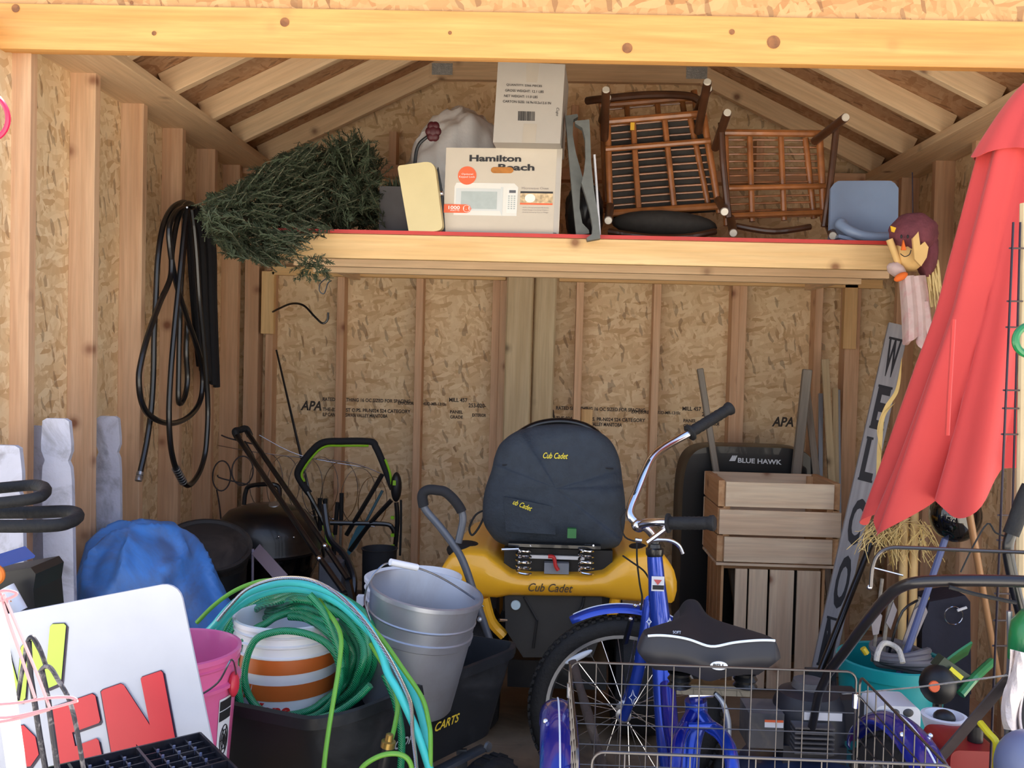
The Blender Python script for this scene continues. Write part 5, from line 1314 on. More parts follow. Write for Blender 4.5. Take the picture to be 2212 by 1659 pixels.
def fender(c, ax, Rf, wd, a0, a1, mat, par, stripe=True, name='fender', fwd=V((0, 1, 0))):
    """curved mudguard; angles measured from the forward horizontal, upward"""
    c = V(c); ax = V(ax).normalized(); up_ = V((0, 0, 1)); f_ = ax.cross(up_).normalized()
    if f_.dot(fwd) < 0: f_ = -f_
    up_ = (up_ - ax * up_.dot(ax)).normalized()
    def fn(u, v):
        a = R(a0 + (a1 - a0) * u); b = R(-82 + 164 * v); e = min(1, min(u, 1 - u) / .06) ** .5 * .0 + 1
        wd2 = wd * (.55 + .45 * min(1, (min(u, 1 - u) / .07)) ** .5)
        r = Rf + wd * .42 * math.cos(b); return c + (f_ * math.cos(a) + up_ * math.sin(a)) * r + ax * (wd2 / 2 * math.sin(b))
    o = MB().sheet(fn, 60, 12, .003).build(name, mat, par, ang=60)
    if stripe:
        for off in (0,):
            MB().tube([c + (f_ * math.cos(R(a)) + up_ * math.sin(R(a))) * (Rf + wd * .42 + .0005) + ax * off for a in [a0 + (a1 - a0) * (.03 + .94 * k / 50) for k in range(51)]], .002, 5).build('pinstripe', PIN, o)
    return o
# front wheel, turned to the side
FH = at(1347, 1556, 2.92); fax = V((-.12, -1, .02)).normalized(); FH.z = .308
wheel(FH, fax, .305, .046, tk)
fender(FH, fax, .318, .062, 42, 122, BLU, tk, name='front_fender', fwd=V((1, 0, 0)))
for dx in (-.035, .035):
    pp = [(1297, 1322), (1306, 1321), (1313, 1318)]
MB().ball(at(1250, 1419, 2.86), (.048, .008, .010), 14, 8, rot=Matrix.Rotation(R(-28), 3, 'Y')).build('wheel_reflector', M('clear_reflector', (200, 206, 214), .15), tk)
# fork: crown and two legs
near = fax * .055; crown = at(1402, 1300, 2.86)
MB().tube(spl([at(1404, 1296, 2.84), at(1398, 1345, 2.83), at(1385, 1420, 2.83), at(1366, 1500, 2.84), FH + near], 6), [.021] * 13 + [.019] * 6 + [.015] * 6, 12).build('fork_leg', BLU, tk)
MB().tube(spl([at(1404, 1296, 2.86), at(1402, 1345, 2.98), at(1388, 1420, 3.0), FH - near], 6), .016, 10).build('fork_leg', BLU, tk)
dm = MB(); 
def diamond(x, y, w_, h_, d, par=tk):
    P = [at(x, y - h_, d), at(x + w_ * .35, y - h_ * .3, d), at(x + w_, y, d), at(x + w_ * .35, y + h_ * .3, d), at(x, y + h_, d), at(x - w_ * .35, y + h_ * .3, d), at(x - w_, y, d), at(x - w_ * .35, y - h_ * .3, d)]
    MB().tube(P, .0016, 4, closed=True).build('decal', PIN, par)
diamond(1367, 1507, 8, 17, 2.81)
# head tube sweeping into the frame
HTb = [at(1414, 1200, 2.66), at(1418, 1250, 2.66), at(1424, 1320, 2.66), at(1430, 1390, 2.66), at(1432, 1460, 2.62), at(1434, 1520, 2.58), at(1440, 1600, 2.5), at(1452, 1690, 2.38)]
hr = [.022, .024, .029, .033, .030, .028, .028, .028]
pts_ = spl(HTb, 5); rad = [hr[min(7, i // 5)] + (hr[min(7, i // 5 + 1)] - hr[min(7, i // 5)]) * (i % 5) / 5 for i in range(len(pts_))]
MB().tube(pts_, rad, 16).build('head_tube', BLU, tk)
MB().tube(spl([at(1442, 1480, 2.56), at(1448, 1560, 2.46), at(1462, 1640, 2.34), at(1480, 1760, 2.2)], 5), .022, 12).build('down_tube', BLU2, tk)
dec = MB().box(at(1421, 1261, 2.634), (.036, .0015, .042)); dec.build('sticker', PAPER, tk, smooth=False)
MB().box(at(1422, 1269, 2.632), (.032, .0015, .012)).build('sticker_print', INK, tk, smooth=False)
MB().prism([at(x, y, 2.631) for x, y in ((1412, 1252), (1430, 1253), (1421, 1264))], (0, .0008, 0)).build('sticker_triangle', M('red_triangle', (196, 84, 84), .5), tk, smooth=False)
for x, y, w_, h_ in ((1402, 1343, 5, 9), (1447, 1344, 5, 9)): diamond(x, y, w_, h_, 2.63)
MB().lathe([(.024, 0), (.026, .006), (.026, .02), (.020, .024), (.018, .034), (.014, .036), (.0125, .06)], at(1414, 1200, 2.66), (0, .02, 1), 18).build('headset', BLACKM, tk)
MB().tube(spl([at(1414, 1190, 2.66), at(1414, 1165, 2.66), at(1404, 1148, 2.655), at(1392, 1138, 2.65)], 5), .0125, 10).build('stem', CHROME, tk)
MB().ball(at(1380, 1135, 2.65), (.022, .022, .02), 14, 10).build('stem_clamp', CHROME, tk)
MB().tube(spl([at(x, y, d) for x, y, d in ((1384, 1136, 2.65), (1364, 1118, 2.66), (1362, 1098, 2.68), (1376, 1062, 2.72), (1392, 1022, 2.76), (1408, 990, 2.80), (1432, 968, 2.84), (1466, 948, 2.88), (1496, 932, 2.9))], 6), .0125, 12).build('handlebar', CHROME, tk)
MB().tube(spl([at(x, y, d) for x, y, d in ((1380, 1138, 2.65), (1392, 1130, 2.62), (1420, 1128, 2.58), (1450, 1130, 2.55))], 6), .0125, 12).build('handlebar', CHROME, tk)
def grip(a, b):
    k = (b - a); L = k.length; n_ = k.normalized()
    g = MB().lathe([(.013, 0), (.027, .002), (.027, .008), (.018, .010)] + [(.0185 - .0012 * (i % 2), .012 + i * (L - .03) / 16) for i in range(17)] + [(.021, L - .014), (.022, L - .004), (.018, L), (0, L)], a, n_, 18)
    g.build('grip', BLACKR, tk)
grip(at(1488, 936, 2.895), at(1580, 880, 2.95)); grip(at(1440, 1130, 2.555), at(1545, 1130, 2.50))
MB().tube(spl([at(x, y, 2.56) for x, y in ((1404, 1168), (1425, 1166), (1448, 1168), (1466, 1178), (1475, 1196))], 6), [.006] * 6 + [.0055] * 19, 8).build('brake_lever', CHROME, tk)
MB().tube([at(1398, 1172, 2.56), at(1438, 1142, 2.56)], .008, 8).build('lever_bracket', CHROME, tk)
MB().tube([at(1372, 1166, 2.57), at(1386, 1168, 2.57)], .0065, 8).build('barrel_adjuster', CHROME, tk)
for pts in ([(1376, 1168), (1376, 1210), (1382, 1262), (1387, 1290), (1384, 1318)], [(1345, 1200), (1362, 1212), (1390, 1232), (1402, 1250)], [(1404, 992), (1388, 1020), (1372, 1060), (1362, 1090)], [(1355, 1098), (1340, 1120), (1350, 1160), (1385, 1172)]):
    MB().tube(spl([at(x, y, 2.7) for x, y in pts], 5), .0028, 5).build('cable', BLACKR, tk)
for x, y in ((1384, 1306), (1372, 1308), (1362, 1337)): MB().ball(at(x, y, 2.78), .007, 8, 6).build('brake_bolt', CHROME, tk)
MB().bar(at(1366, 1330, 2.8), at(1350, 1390, 2.82), .016, .01).build('brake_arm', BLACKM, tk)
# saddle
sx = .393; SDl = M('saddle_black', (24, 24, 28), .7, var=.08, scale=20); SDs = M('saddle_side', (44, 44, 50), .55, var=.06)
zs = at(1530, 1392, 2.06).z
def prof_w(t): return .030 + .116 * (1 / (1 + math.exp(-(t - .47) * 12)))
def top(u, v):
    t = v; y = 2.345 - .29 * t - (.02 * (1 - (2 * u - 1) ** 2) * t * 0); w_ = prof_w(t) * (1 if t < .95 else (1 - (t - .95) * .8)); s_ = 2 * u - 1
    z = zs + .018 * (1 - s_ * s_) * (1 - .3 * t) - .012 * abs(s_) ** 3 + .012 * math.exp(-((t - .05) / .2) ** 2) * 0 + .022 * t * t * s_ * s_ + .016 * math.exp(-(t / .3) ** 2) - .010 * math.exp(-(s_ / .25) ** 2) * t - .006 * t * math.sin(s_ * 3.0 + 1.2)
    if t < .06: z -= .02 * (1 - t / .06) ** 2
    return V((sx + s_ * w_, y, z))
saddle = MB().sheet(top, 24, 30, 0).build('saddle', SDl, tk, ang=70)
def skirt(u, v):
    # runs round the edge: right side, rear, left side
    n_ = 3 * u
    if n_ < 1: p = top(1, n_); o = V((1, 0, 0))
    elif n_ < 2: p = top(1 - (n_ - 1), 1); o = V((0, -1, 0))
    else: p = top(0, 3 - n_); o = V((-1, 0, 0))
    rear = 1 if 1 <= n_ < 2 else (n_ if n_ < 1 else 3 - n_)
    bul = .014 * math.sin(v * math.pi * .8)
    hgt = (.034 + .05 * rear)
    return V((p.x + (sx - p.x) * .35 * max(0, v - .5) * 2 * .6, p.y + (.05 * max(0, v - .5) * rear), p.z - hgt * v)) + o * bul
MB().sheet(skirt, 66, 8).build('saddle_skirt', SDs, saddle, ang=60)
MB().tube([top(i / 30, .995) + V((0, -.004, .001)) for i in range(31)], .003, 6).build('white_piping', PIN, saddle)
oc_ = at(1553, 1438, 2.015)
MB().prism([oc_ + V((.019 * math.cos(2 * math.pi * k / 20), -.001, .0095 * math.sin(2 * math.pi * k / 20))) for k in range(20)], (0, .002, 0)).build('logo_badge', PIN, saddle, smooth=False)
text('BELL', oc_ + V((-.013, -.0016, -.0042)), (1, 0, 0), (0, 0, 1), INK, saddle, w=.026, h=.0085, bold=.03)
text('SOFT', top(.22, .93) + V((0, 0, .002)), (1, 0, .0), (0, .5, .8), PIN, saddle, w=.018, h=.006)
for x in (1468, 1610):
    p = at(x, 1466, 2.12); MB().lathe([(.022, -.02), (.028, -.016), (.022, -.008), (.028, 0), (.022, .008), (.028, .016), (.022, .02)], p, (0, 0, 1), 18).build('saddle_spring', BLACKM, tk)
MB().bb(at(1462, 1478, 2.12), at(1612, 1492, 2.16)).build('saddle_rail', BLACKM, tk, smooth=False)
MB().tube([at(1488, 1502, 2.15), at(1540, 1499, 2.15)], .009, 10).build('seat_clamp', CHROME, tk)
MB().tube(spl([at(1545, 1498, 2.12), at(1562, 1520, 2.11), at(1572, 1556, 2.11), at(1573, 1590, 2.11)], 5), [.005 + .0022 * min(1, i / 10) for i in range(16)], 8).build('release_lever', M('dull_alloy', (150, 158, 172), .4, .6), tk)
# seat post and rear frame
sp_top = at(1503, 1490, 2.16)
MB().tube([sp_top + V((0, 0, .02)), at(1504, 1540, 2.16)], .0165, 12).build('seat_post', BLU2, tk)
MB().tube(spl([at(1503, 1512, 2.16), at(1504, 1550, 2.16), at(1492, 1600, 2.14), at(1486, 1659, 2.1), at(1484, 1740, 2.06)], 6), .026, 14).build('seat_tube', BLU, tk)
MB().tube(spl([at(1512, 1540, 2.15), at(1530, 1566, 2.12), at(1556, 1585, 2.08), at(1576, 1620, 2.02), at(1584, 1680, 1.96), at(1586, 1760, 1.92)], 6), .016, 12).build('rear_stay', BLU, tk)
MB().tube(spl([at(1497, 1540, 2.15), at(1480, 1570, 2.12), at(1466, 1600, 2.06), at(1458, 1660, 2.0), at(1456, 1760, 1.94)], 6), .016, 12).build('rear_stay', BLU2, tk)
MB().tube([at(1488, 1569, 2.11), at(1548, 1568, 2.10)], .009, 10).build('cross_brace', BLU, tk)
# rear wheels, axle, fenders
AY, AZ, RW = 1.90, .328, .325
xl_, xr_ = at(1207, 1560, AY).x, at(1962, 1560, AY).x
for x in (xl_, xr_):
    wheel((x, AY, AZ), (1, 0, 0), RW, .046, tk)
    fender((x, AY, AZ), (1, 0, 0), .338, .078, 35, 178, BLU2, tk, name='rear_fender', fwd=V((0, 1, 0)))
    for s_ in (-.028, .028): MB().ball((x + s_, AY - .04, AZ + .362), .006, 8, 6).build('fender_bolt', CHROME, tk)
MB().tube([V((xl_, AY, AZ)), V((xr_, AY, AZ))], .012, 10).build('axle', STEEL, tk)
for x in (xl_ + .08, xr_ - .08): MB().tube([V((x, AY, AZ)), V((x, AY, .52))], .012, 8).build('basket_post', BLU2, tk)
for z in (.52,): MB().tube([V((xl_ + .07, AY, z)), V((xr_ - .07, AY, z))], .012, 8).build('frame_bar', BLU2, tk)
MB().tube(spl([at(1486, 1740, 2.06), V((.39, AY + .02, AZ + .02)), V((.39, AY, AZ))], 4), .02, 8).build('chain_stay', BLU2, tk)
MB().tube([at(1452, 1690, 2.38), at(1480, 1760, 2.2), V((.385, 2.1, AZ))], .024, 10).build('lower_tube', BLU2, tk)
# basket
BW = M('basket_wire', (84, 82, 84), .28, .85, coat=.3)
zT = at(1552, 1441, 1.93).z; zN = at(1700, 1640, 1.5).z; X0 = .078; X1 = .672; YN, YFb = 1.5, 1.93; zB = .53
def panel(name, p00, ex_, W_, H_, nv, nh, corner=.02, dn=V((0, 0, -1)), rim=.0026, wr=.0015, rise=V((0, 0, 0))):
    """wire panel: rim with rounded top corners, upright and cross wires"""
    g = MB(); p00 = V(p00); e = V(ex_)
    top_ = [p00 + dn * H_] + [p00 + dn * corner * (1 - math.sin(a)) + e * corner * (1 - math.cos(a)) for a in [R(k * 18) for k in range(6)]]
    p10 = p00 + e * W_
    top_ += [p10 + dn * corner * (1 - math.sin(a)) - e * corner * (1 - math.cos(a)) for a in [R(90 - k * 18) for k in range(6)]] + [p10 + dn * H_]
    g.tube(top_, rim, 6)
    for i in range(1, nv): g.tube([p00 + e * (W_ * i / nv), p00 + e * (W_ * i / nv) + dn * H_], wr, 5)
    for j in range(1, nh + 1): g.tube([p00 + dn * (H_ * j / nh), p10 + dn * (H_ * j / nh)], wr, 5)
    return g.build(name, BW, tk)
panel('basket_front', (X0, YFb, zT), (1, 0, 0), X1 - X0, zT - zB, 11, 6)
panel('basket_back', (X0 + .022, YN, zN), (1, 0, 0), X1 - X0 - .01, zN - zB, 11, 6)
sdv = V((0, YN - YFb, zN - zT)); sl2 = sdv.length
panel('basket_side', (X0 - .002, YFb - .004, zT), sdv.normalized(), sl2 - .006, zT - zB, 9, 6)
panel('basket_side', (X1 + .006, YFb - .004, zT - .006), sdv.normalized(), sl2 - .006, zT - zB, 9, 6)
fl_ = MB()
for i in range(12): fl_.tube([V((X0 + (X1 - X0) * i / 11, YN, zB)), V((X0 + (X1 - X0) * i / 11, YFb, zB))], .0018, 5)
for j in range(9): fl_.tube([V((X0, YN + (YFb - YN) * j / 8, zB)), V((X1, YN + (YFb - YN) * j / 8, zB))], .0018, 5)
fl_.build('basket_floor', BW, tk)
for x, y in ((X0, YFb), (X1, YFb)):
    MB().lathe([(0, 0), (.007, 0), (.007, .03), (0, .03)], V((x, y, zT - .075)), (0, 0, 1), 10).build('basket_hinge', CHROME, tk)
# rough branch leaning beside the wheel
BARK = M('dark_bark', (54, 42, 36), .85, var=.4, scale=14, bmp=.8, dirt=(110, 100, 92))
a = at(1236, 1428, 2.36); b = at(1296, 1659, 2.20); k = b - a; e = a + k * ((a.z - .002) / -k.z)
tag(MB().tube(spl([a, a.lerp(e, .3) + V((.006, 0, 0)), a.lerp(e, .65) + V((-.005, 0, .0)), e], 8), [.011 + .004 * math.sin(i * 1.7) * .4 + .006 * i / 24 for i in range(25)], 10).build('branch', BARK), 'rough dark branch leaning between the wheel and the basket', 'branch')

# ================================================================== right side
def floor_of(a, b, z=.002):
    k = b - a; return a + k * ((a.z - z) / -k.z)
# WELCOME board
wd_ = 3.9
ta = at(1941, 702, 4.02); tb2 = at(1853, 1100, 3.86); tfoot = floor_of(ta, tb2)
wel = thing('welcome_board', 'tall grey board lettered WELCOME leaning beside the crates', 'sign', tfoot)
GB = wood('painted_grey_board', (150, 150, 154), (172, 172, 178), (120, 118, 120), amount=.3)
ud = (ta - tfoot).normalized(); rt = V((1, -.12, 0)); rt = (rt - ud * rt.dot(ud)).normalized(); nn = rt.cross(ud)
if nn.y > 0: nn = -nn
board('plank', tfoot, ta, .084, .024, GB, wel, side=rt)
LET = M('black_letter_paint', (34, 34, 40), .6)
Lb = (ta - tfoot).length
for ch_, y0, y1 in (('W', 733, 818), ('E', 838, 932), ('L', 950, 1042), ('C', 1078, 1174), ('O', 1196, 1304), ('M', 1322, 1420), ('E', 1440, 1530)):
    def along(y):
        # distance down the board for a picture height
        f = (y - 702) / (1100 - 702); p = ta + (tb2 - ta) * f * (1 - .0 * f); return p
    q0 = along(y1); q1 = along(y0); hh = (q1 - q0).length; ww = .052
    text(ch_, q0 - rt * ww / 2 + nn * .0125, rt, ud, LET, wel, w=ww, h=hh, bold=.035, ext=.001, name='letter')
    sr = MB()
    if ch_ in 'WELM':
        for q in ((q1, -1), (q0, 1)):
            if ch_ == 'W' and q[1] == 1: continue
            sr.bar(q[0] - rt * .029 + nn * .0137 + ud * .006 * q[1], q[0] + rt * .029 * (1 if ch_ in 'WEM' or q[1] == 1 else -.1) + nn * .0137 + ud * .006 * q[1], .001, .011, ud) if False else sr.bar(q[0] - rt * .029 + nn * .0137 + ud * .005 * q[1], q[0] + rt * (.029 if ch_ != 'L' or q[1] == 1 else -.002) + nn * .0137 + ud * .005 * q[1], .0012, .010, ud)
        if sr.v: sr.build('letter_serif', LET, wel, smooth=False)

# broom with black handle
br_ = thing('push_broom', 'broom with glossy black handle leaning along the welcome board', 'broom', V((at(1762, 1500, 3.4).x, 3.4, 0)))
a = at(1903, 1118, 3.66); b = at(1772, 1450, 3.38)
MB().tube([a, b], .0125, 10).build('handle', BLACKM, br_)
f0 = b + (b - a).normalized() * .03
MB().bar(b + V((-.05, 0, -.01)), b + V((.05, 0, -.01)), .05, .03).build('head', DKGREY, br_, smooth=False)
brs = MB(); rb2 = random.Random(2)
for k in range(260):
    p = b + V((rb2.uniform(-.055, .055), rb2.uniform(-.025, .025), -.02)); brs.tube([p, p + V((rb2.uniform(-.05, .04), rb2.uniform(-.02, .02), -rb2.uniform(.1, .16)))], .0011, 3)
tag(brs.build('bristles', M('grey_bristle', (112, 108, 112), .8), br_), None, kind='stuff')

# patio umbrella, furled
um = thing('patio_umbrella', 'furled coral red patio umbrella leaning beside the welcome board', 'umbrella', V((at(2085, 1300, 2.62).x, 2.62, 0)))
RFAB = M('coral_canvas', (192, 58, 54), .75, var=.05, scale=3, sheen=.2)
U0, U1 = at(2250, 172, 2.66), at(2092, 1045, 2.62); axu = (U1 - U0)
def canopy(r0, v0, v1, folds, seed, lo, ampl):
    def fn(u, v):
        a = 2 * math.pi * u; t = v0 + (v1 - v0) * v
        ext = 1 + (lo * (-math.cos(a)) + .035 * math.sin(folds * a + seed + 1.3)) * v * v
        c = U0 + axu * (v0 + (v1 - v0) * v * ext)
        w1 = abs(math.sin(folds * a / 2 + seed + 1.2 * t)) * 2 - 1.0; w2 = math.sin((2 * folds + 1) * a + 2 * seed + 2 * t)
        r = r0(t); r *= 1 + ampl * (1.3 * w1 + .40 * w2) * (.35 + .65 * v)
        return c + V((math.cos(a) * r, math.sin(a) * r * .62, 0)) + V((-.0, 0, 0))
    return fn
MB().sheet(canopy(lambda t: .03 + .085 * min(1, t / .17) + .03 * min(1, max(0, t - .17) / .5) + .075 * max(0, (t - .55) / .45) ** 1.3, .02, 1.0, 7, .6, .10, .20), 140, 40, .002, closeu=True).build('canopy', RFAB, um, ang=70)
MB().sheet(canopy(lambda t: .03 + .118 * (t / .19) ** .7, .0, .185, 5, 2.2, .04, .06), 90, 16, .002, closeu=True).build('top_vent', RFAB, um, ang=70)
MB().tube([U0 - axu * .03, U1 + axu * .03], .018, 12).build('pole', M('ash_umbrella_pole', (150, 112, 78), .5), um)
pb_ = U1 + axu * .03; pe_ = V((1.62, 3.10, .05))
MB().tube([pb_, pe_], .010, 10).build('lower_pole', MATS['ash_umbrella_pole'], um)
MB().lathe([(0, .06), (.03, .06), (.09, .02), (.10, .002), (0, .002)], V((1.62, 3.10, 0)), (0, 0, 1), 24).build('foot', BLACKM, um)
MB().tube(spl([at(2060, 690, 2.42), at(2056, 760, 2.42), at(2050, 860, 2.42), at(2046, 940, 2.43)], 6), .006, 6).build('tie_strap', RFAB, um)

# wire trellis in front of it
tr_ = thing('wire_trellis', 'narrow dark wire trellis standing before the red umbrella', 'trellis', V((at(2160, 1400, 2.16).x, 2.16, 0)))
TW = M('dark_wire', (44, 36, 50), .45, .4)
a0, a1 = at(2189, 480, 2.16), at(2150, 1400, 2.14); c0_, c1 = at(2204, 480, 2.3), at(2179, 1400, 2.28)
for a, b in ((a0, a1), (c0_, c1)): MB().tube([a, floor_of(a, b)], .0026, 6).build('upright', TW, tr_)
for y in (536, 650, 706, 842, 881, 937, 1112, 1166, 1282, 1340, 1395):
    f = (y - 480) / 920; MB().tube([a0.lerp(a1, f) + V((-.006, 0, 0)), c0_.lerp(c1, f) + V((.01, 0, 0))], .0022, 6).build('rung', TW, tr_)

# scarecrow decoration
sc = thing('scarecrow_doll', 'small scarecrow doll with burgundy hat and plaid shirt hung by the loft end', 'scarecrow', at(1965, 720, 3.28))
BUR = M('burgundy_felt', (112, 58, 66), .95, var=.25, scale=22, bmp=.4); BURL = M('tan_felt', (222, 182, 116), .85, var=.06)
PLD = M('faded_plaid', (206, 180, 172), .9, var=.1, dirt=(196, 110, 116), dirt_amt=.5, scale=22)
hc = at(1964, 545, 3.28)
MB().ball(hc, (.055, .05, .068), 22, 16).build('head', BURL, sc)
MB().ball(at(1973, 505, 3.275), (.079, .075, .072), 28, 18, fn=lambda p: 1 + .10 * mnoise.noise(p * 3)).build('hat', BUR, sc)
MB().ball(at(2002, 545, 3.29), (.035, .05, .085), 18, 14, fn=lambda p: 1 + .12 * mnoise.noise(p * 3)).build('hair', BUR, sc)
for pts in ([(1972, 515), (1984, 500), (1988, 530), (1998, 522), (2006, 534), (2002, 556), (1990, 575), (1976, 560)],):
    MB().prism([at(x, y, 3.20) for x, y in pts], (0, .012, 0)).build('collar', BURL, sc, smooth=False)
MB().prism([at(x, y, 3.215) for x, y in ((1952, 518), (1958, 540), (1948, 540))], (0, .01, 0)).build('nose', M('orange_felt', (232, 110, 36), .8), sc, smooth=False)
for x in (1947, 1961): MB().ball(at(x, 511, 3.215), (.004, .004, .007), 8, 6).build('eye', INK, sc)
MB().tube(spl([at(x, y, 3.218) for x, y in ((1945, 548), (1954, 554), (1964, 550), (1968, 540))], 4), .0016, 5).build('mouth', INK, sc)
MB().prism([at(x, y, 3.2) for x, y in ((1924, 488), (1936, 492), (1932, 502), (1926, 500))], (0, .004, 0)).build('hat_flower', M('yellow_felt', (226, 176, 40), .8), sc, smooth=False)
MB().tube([at(1921, 517, 3.25), at(1930, 540, 3.25), at(1941, 572, 3.26)], [.012, .012, .010], 10).build('forearm', BURL, sc)
MB().ball(at(1936, 583, 3.26), (.034, .03, .022), 16, 10, rot=Matrix.Rotation(R(30), 3, 'Y'), fn=lambda p: 1 + .15 * mnoise.noise(p * 3)).build('sleeve', PLD, sc)
MB().ball(at(1946, 598, 3.22), (.026, .012, .013), 14, 8, rot=Matrix.Rotation(R(-30), 3, 'Y')).build('scarf', MATS['orange_felt'], sc)
def shirt(u, v):
    x0 = 1942 + 8 * v; x1 = 1992 + 12 * math.sin(v * 2.2); y = 596 + 130 * v + (14 * math.sin(u * 9) + 30 * u) * v
    return at(x0 + (x1 - x0) * u, y, 3.27 - .04 * math.sin(u * math.pi) + .012 * math.sin(u * 14))
MB().sheet(shirt, 24, 14, .012).build('shirt', PLD, sc)
MB().sheet(lambda u, v: at(1984 + 16 * u + 14 * v, 640 + 92 * v + 14 * u, 3.25 + .02 * math.sin(6 * u)), 8, 10, .01).build('hanging_sleeve', PLD, sc)
stw = MB(); r5 = random.Random(9)
for k in range(46):
    p = at(r5.uniform(1998, 2030), r5.uniform(560, 585), 3.3 + r5.uniform(-.02, .03)); q = p + V((r5.uniform(-.02, .025), r5.uniform(-.02, .02), -r5.uniform(.08, .16))); s_ = V((.0022, 0, 0)); stw.add([p - s_, p + s_, q + s_, q - s_], [(0, 1, 2, 3)])
STRAW = M('straw', (222, 196, 132), .7, var=.15)
tag(stw.build('straw', STRAW, sc, smooth=False), None, kind='stuff')
MB().tube([at(1972, 470, 3.28), at(1972, 470, 3.28) + V((0, .02, .16))], .002, 5).build('hanging_loop', TW, sc)

# dried stalks with straw
sk = thing('dried_stalks', 'bundle of tan dried stalks and straw behind the umbrella hem', 'dried plant', V((at(1965, 1300, 3.3).x, 3.3, 0)))
for x0, x1 in ((1955, 1951), (1976, 1973)):
    a = at(x0, 1060, 3.3); b = at(x1, 1240, 3.3); MB().tube([floor_of(a, b), a], .0145, 10).build('stalk', M('tan_stalk', (206, 174, 120), .6, var=.1), sk)
for pts, w_ in (([(1948, 770), (1938, 840), (1915, 880), (1898, 930), (1905, 980)], .010), ([(1935, 868), (1908, 900), (1900, 960), (1895, 1030), (1880, 1100)], .009), ([(1930, 1050), (1905, 1100), (1898, 1130), (1915, 1180), (1925, 1230)], .008), ([(1922, 1120), (1925, 1170), (1930, 1240)], .008), ([(1985, 1130), (1995, 1170), (2010, 1200)], .006), ([(1880, 1110), (1872, 1150), (1890, 1180)], .006)):
    P = spl([at(x, y, 3.36) for x, y in pts], 6); vs = []; fs = []
    for i, p in enumerate(P): o = V((w_ * math.sin(math.pi * (i + .5) / len(P)), .004, 0)); vs += [p - o, p + o + V((0, -.004, 0))]
    for i in range(len(P) - 1): fs.append((2 * i, 2 * i + 1, 2 * i + 3, 2 * i + 2))
    MB().add(vs, fs).build('dry_leaf', M('dry_leaf', (212, 184, 118), .7, var=.15), sk)
stw = MB()
for k in range(150):
    p = at(r5.uniform(1880, 2000), r5.uniform(1120, 1160), 3.3 + r5.uniform(-.05, .05)); c_ = p + V((r5.uniform(-.05, .05), r5.uniform(-.03, .03), r5.uniform(-.06, .0))); e_ = c_ + V((r5.uniform(-.05, .05), 0, r5.uniform(-.09, .0)))
    stw.tube(spl([p, c_, e_], 3), .0013, 3)
tag(stw.build('straw', STRAW, sk), None, kind='stuff')

# glossy black globe on a blue stake
gl = thing('garden_globe', 'glossy black garden globe on a blue stake below the umbrella', 'ornament', V((at(1990, 1300, 3.1).x, 3.1, 0)))
gc = at(2064, 1112, 3.08)
MB().ball(gc, (.083, .08, .09), 28, 18).build('globe', M('gloss_black_glass', (12, 12, 14), .06, coat=1), gl)
a = gc + V((-.03, 0, -.08)); b = at(1992, 1310, 3.08)
MB().tube([a, floor_of(a, b)], .011, 9).build('stake', M('blue_grey_stake', (92, 104, 150), .5), gl)

# ------------------------------------------------------------------ power mower
pw = thing('power_mower', 'petrol push mower with black engine and long tubular handle', 'mower', V((at(1740, 1600, 2.6).x, 2.62, 0)))
hb = [(2330, 1262, 1.93), (2212, 1256, 1.94), (2080, 1254, 1.97), (1990, 1257, 2.0), (1950, 1266, 2.03), (1920, 1287, 2.07), (1880, 1332, 2.15), (1832, 1398, 2.28), (1790, 1452, 2.40)]
MB().tube(spl([at(*q) for q in hb], 6), .0125, 12).build('handle', M('dull_black_tube', (44, 42, 44), .3, .3, coat=.3), pw)
MB().tube(spl([at(2330, 1262, 1.93), at(2332, 1400, 2.1), at(2250, 1560, 2.4)], 6), .0125, 10).build('handle', MATS['dull_black_tube'], pw)
MB().tube(spl([at(x, y, 1.98) for x, y in ((2330, 1196), (2212, 1193), (2080, 1188), (1960, 1183), (1920, 1184), (1896, 1198), (1885, 1225), (1881, 1268))], 6), .0042, 8).build('bail_bar', M('bail_steel', (92, 90, 92), .22, .9), pw)
MB().ball(at(1878, 1268, 1.985), .006, 8, 6).build('bail_bolt', CHROME, pw)
MB().tube([at(1888, 1227, 2.0), at(1950, 1243, 2.02)], .002, 5).build('bail_link', CHROME, pw)
MB().tube(spl([at(2050, 1268, 1.96), at(2110, 1284, 1.95), at(2195, 1302, 1.94)], 5), .0045, 6).build('cable', BLACKR, pw)
MB().tube([at(1790, 1452, 2.40), at(1768, 1500, 2.5), at(1752, 1580, 2.6)], .0115, 10).build('lower_handle', MATS['dull_black_tube'], pw)
ENG = M('engine_black', (42, 42, 48), .5, var=.25, scale=16); ENG2 = M('engine_grey', (88, 86, 88), .6, var=.25, scale=16, dirt=(120, 110, 100))
ec = at(1745, 1545, 2.72)
MB().lathe([(.0, .085), (.05, .085), (.085, .07), (.10, .04), (.105, -.02), (.105, -.08), (0, -.08)], ec, (0, 0, 1), 30).build('engine_shroud', ENG, pw, ang=30)
MB().lathe([(0, .02), (.045, .02), (.05, .0), (.05, -.02)], ec + V((0, 0, .085)), (0, 0, 1), 20).build('recoil_cover', ENG2, pw)
MB().box(ec + V((-.14, -.02, -.02)), (.10, .12, .10)).build('air_filter', ENG2, pw, smooth=False)
MB().box(ec + V((.10, .03, .0)), (.11, .12, .12)).build('fuel_tank', ENG, pw, smooth=False)
for k in range(6): MB().box(ec + V((-.02 + .0, -.115, -.055 + k * .014)), (.11, .05, .005)).build('cooling_fin', ENG2, pw, smooth=False)
MB().box(at(1778, 1548, 2.58), (.105, .002, .022)).build('white_label', PAPER, pw, smooth=False)
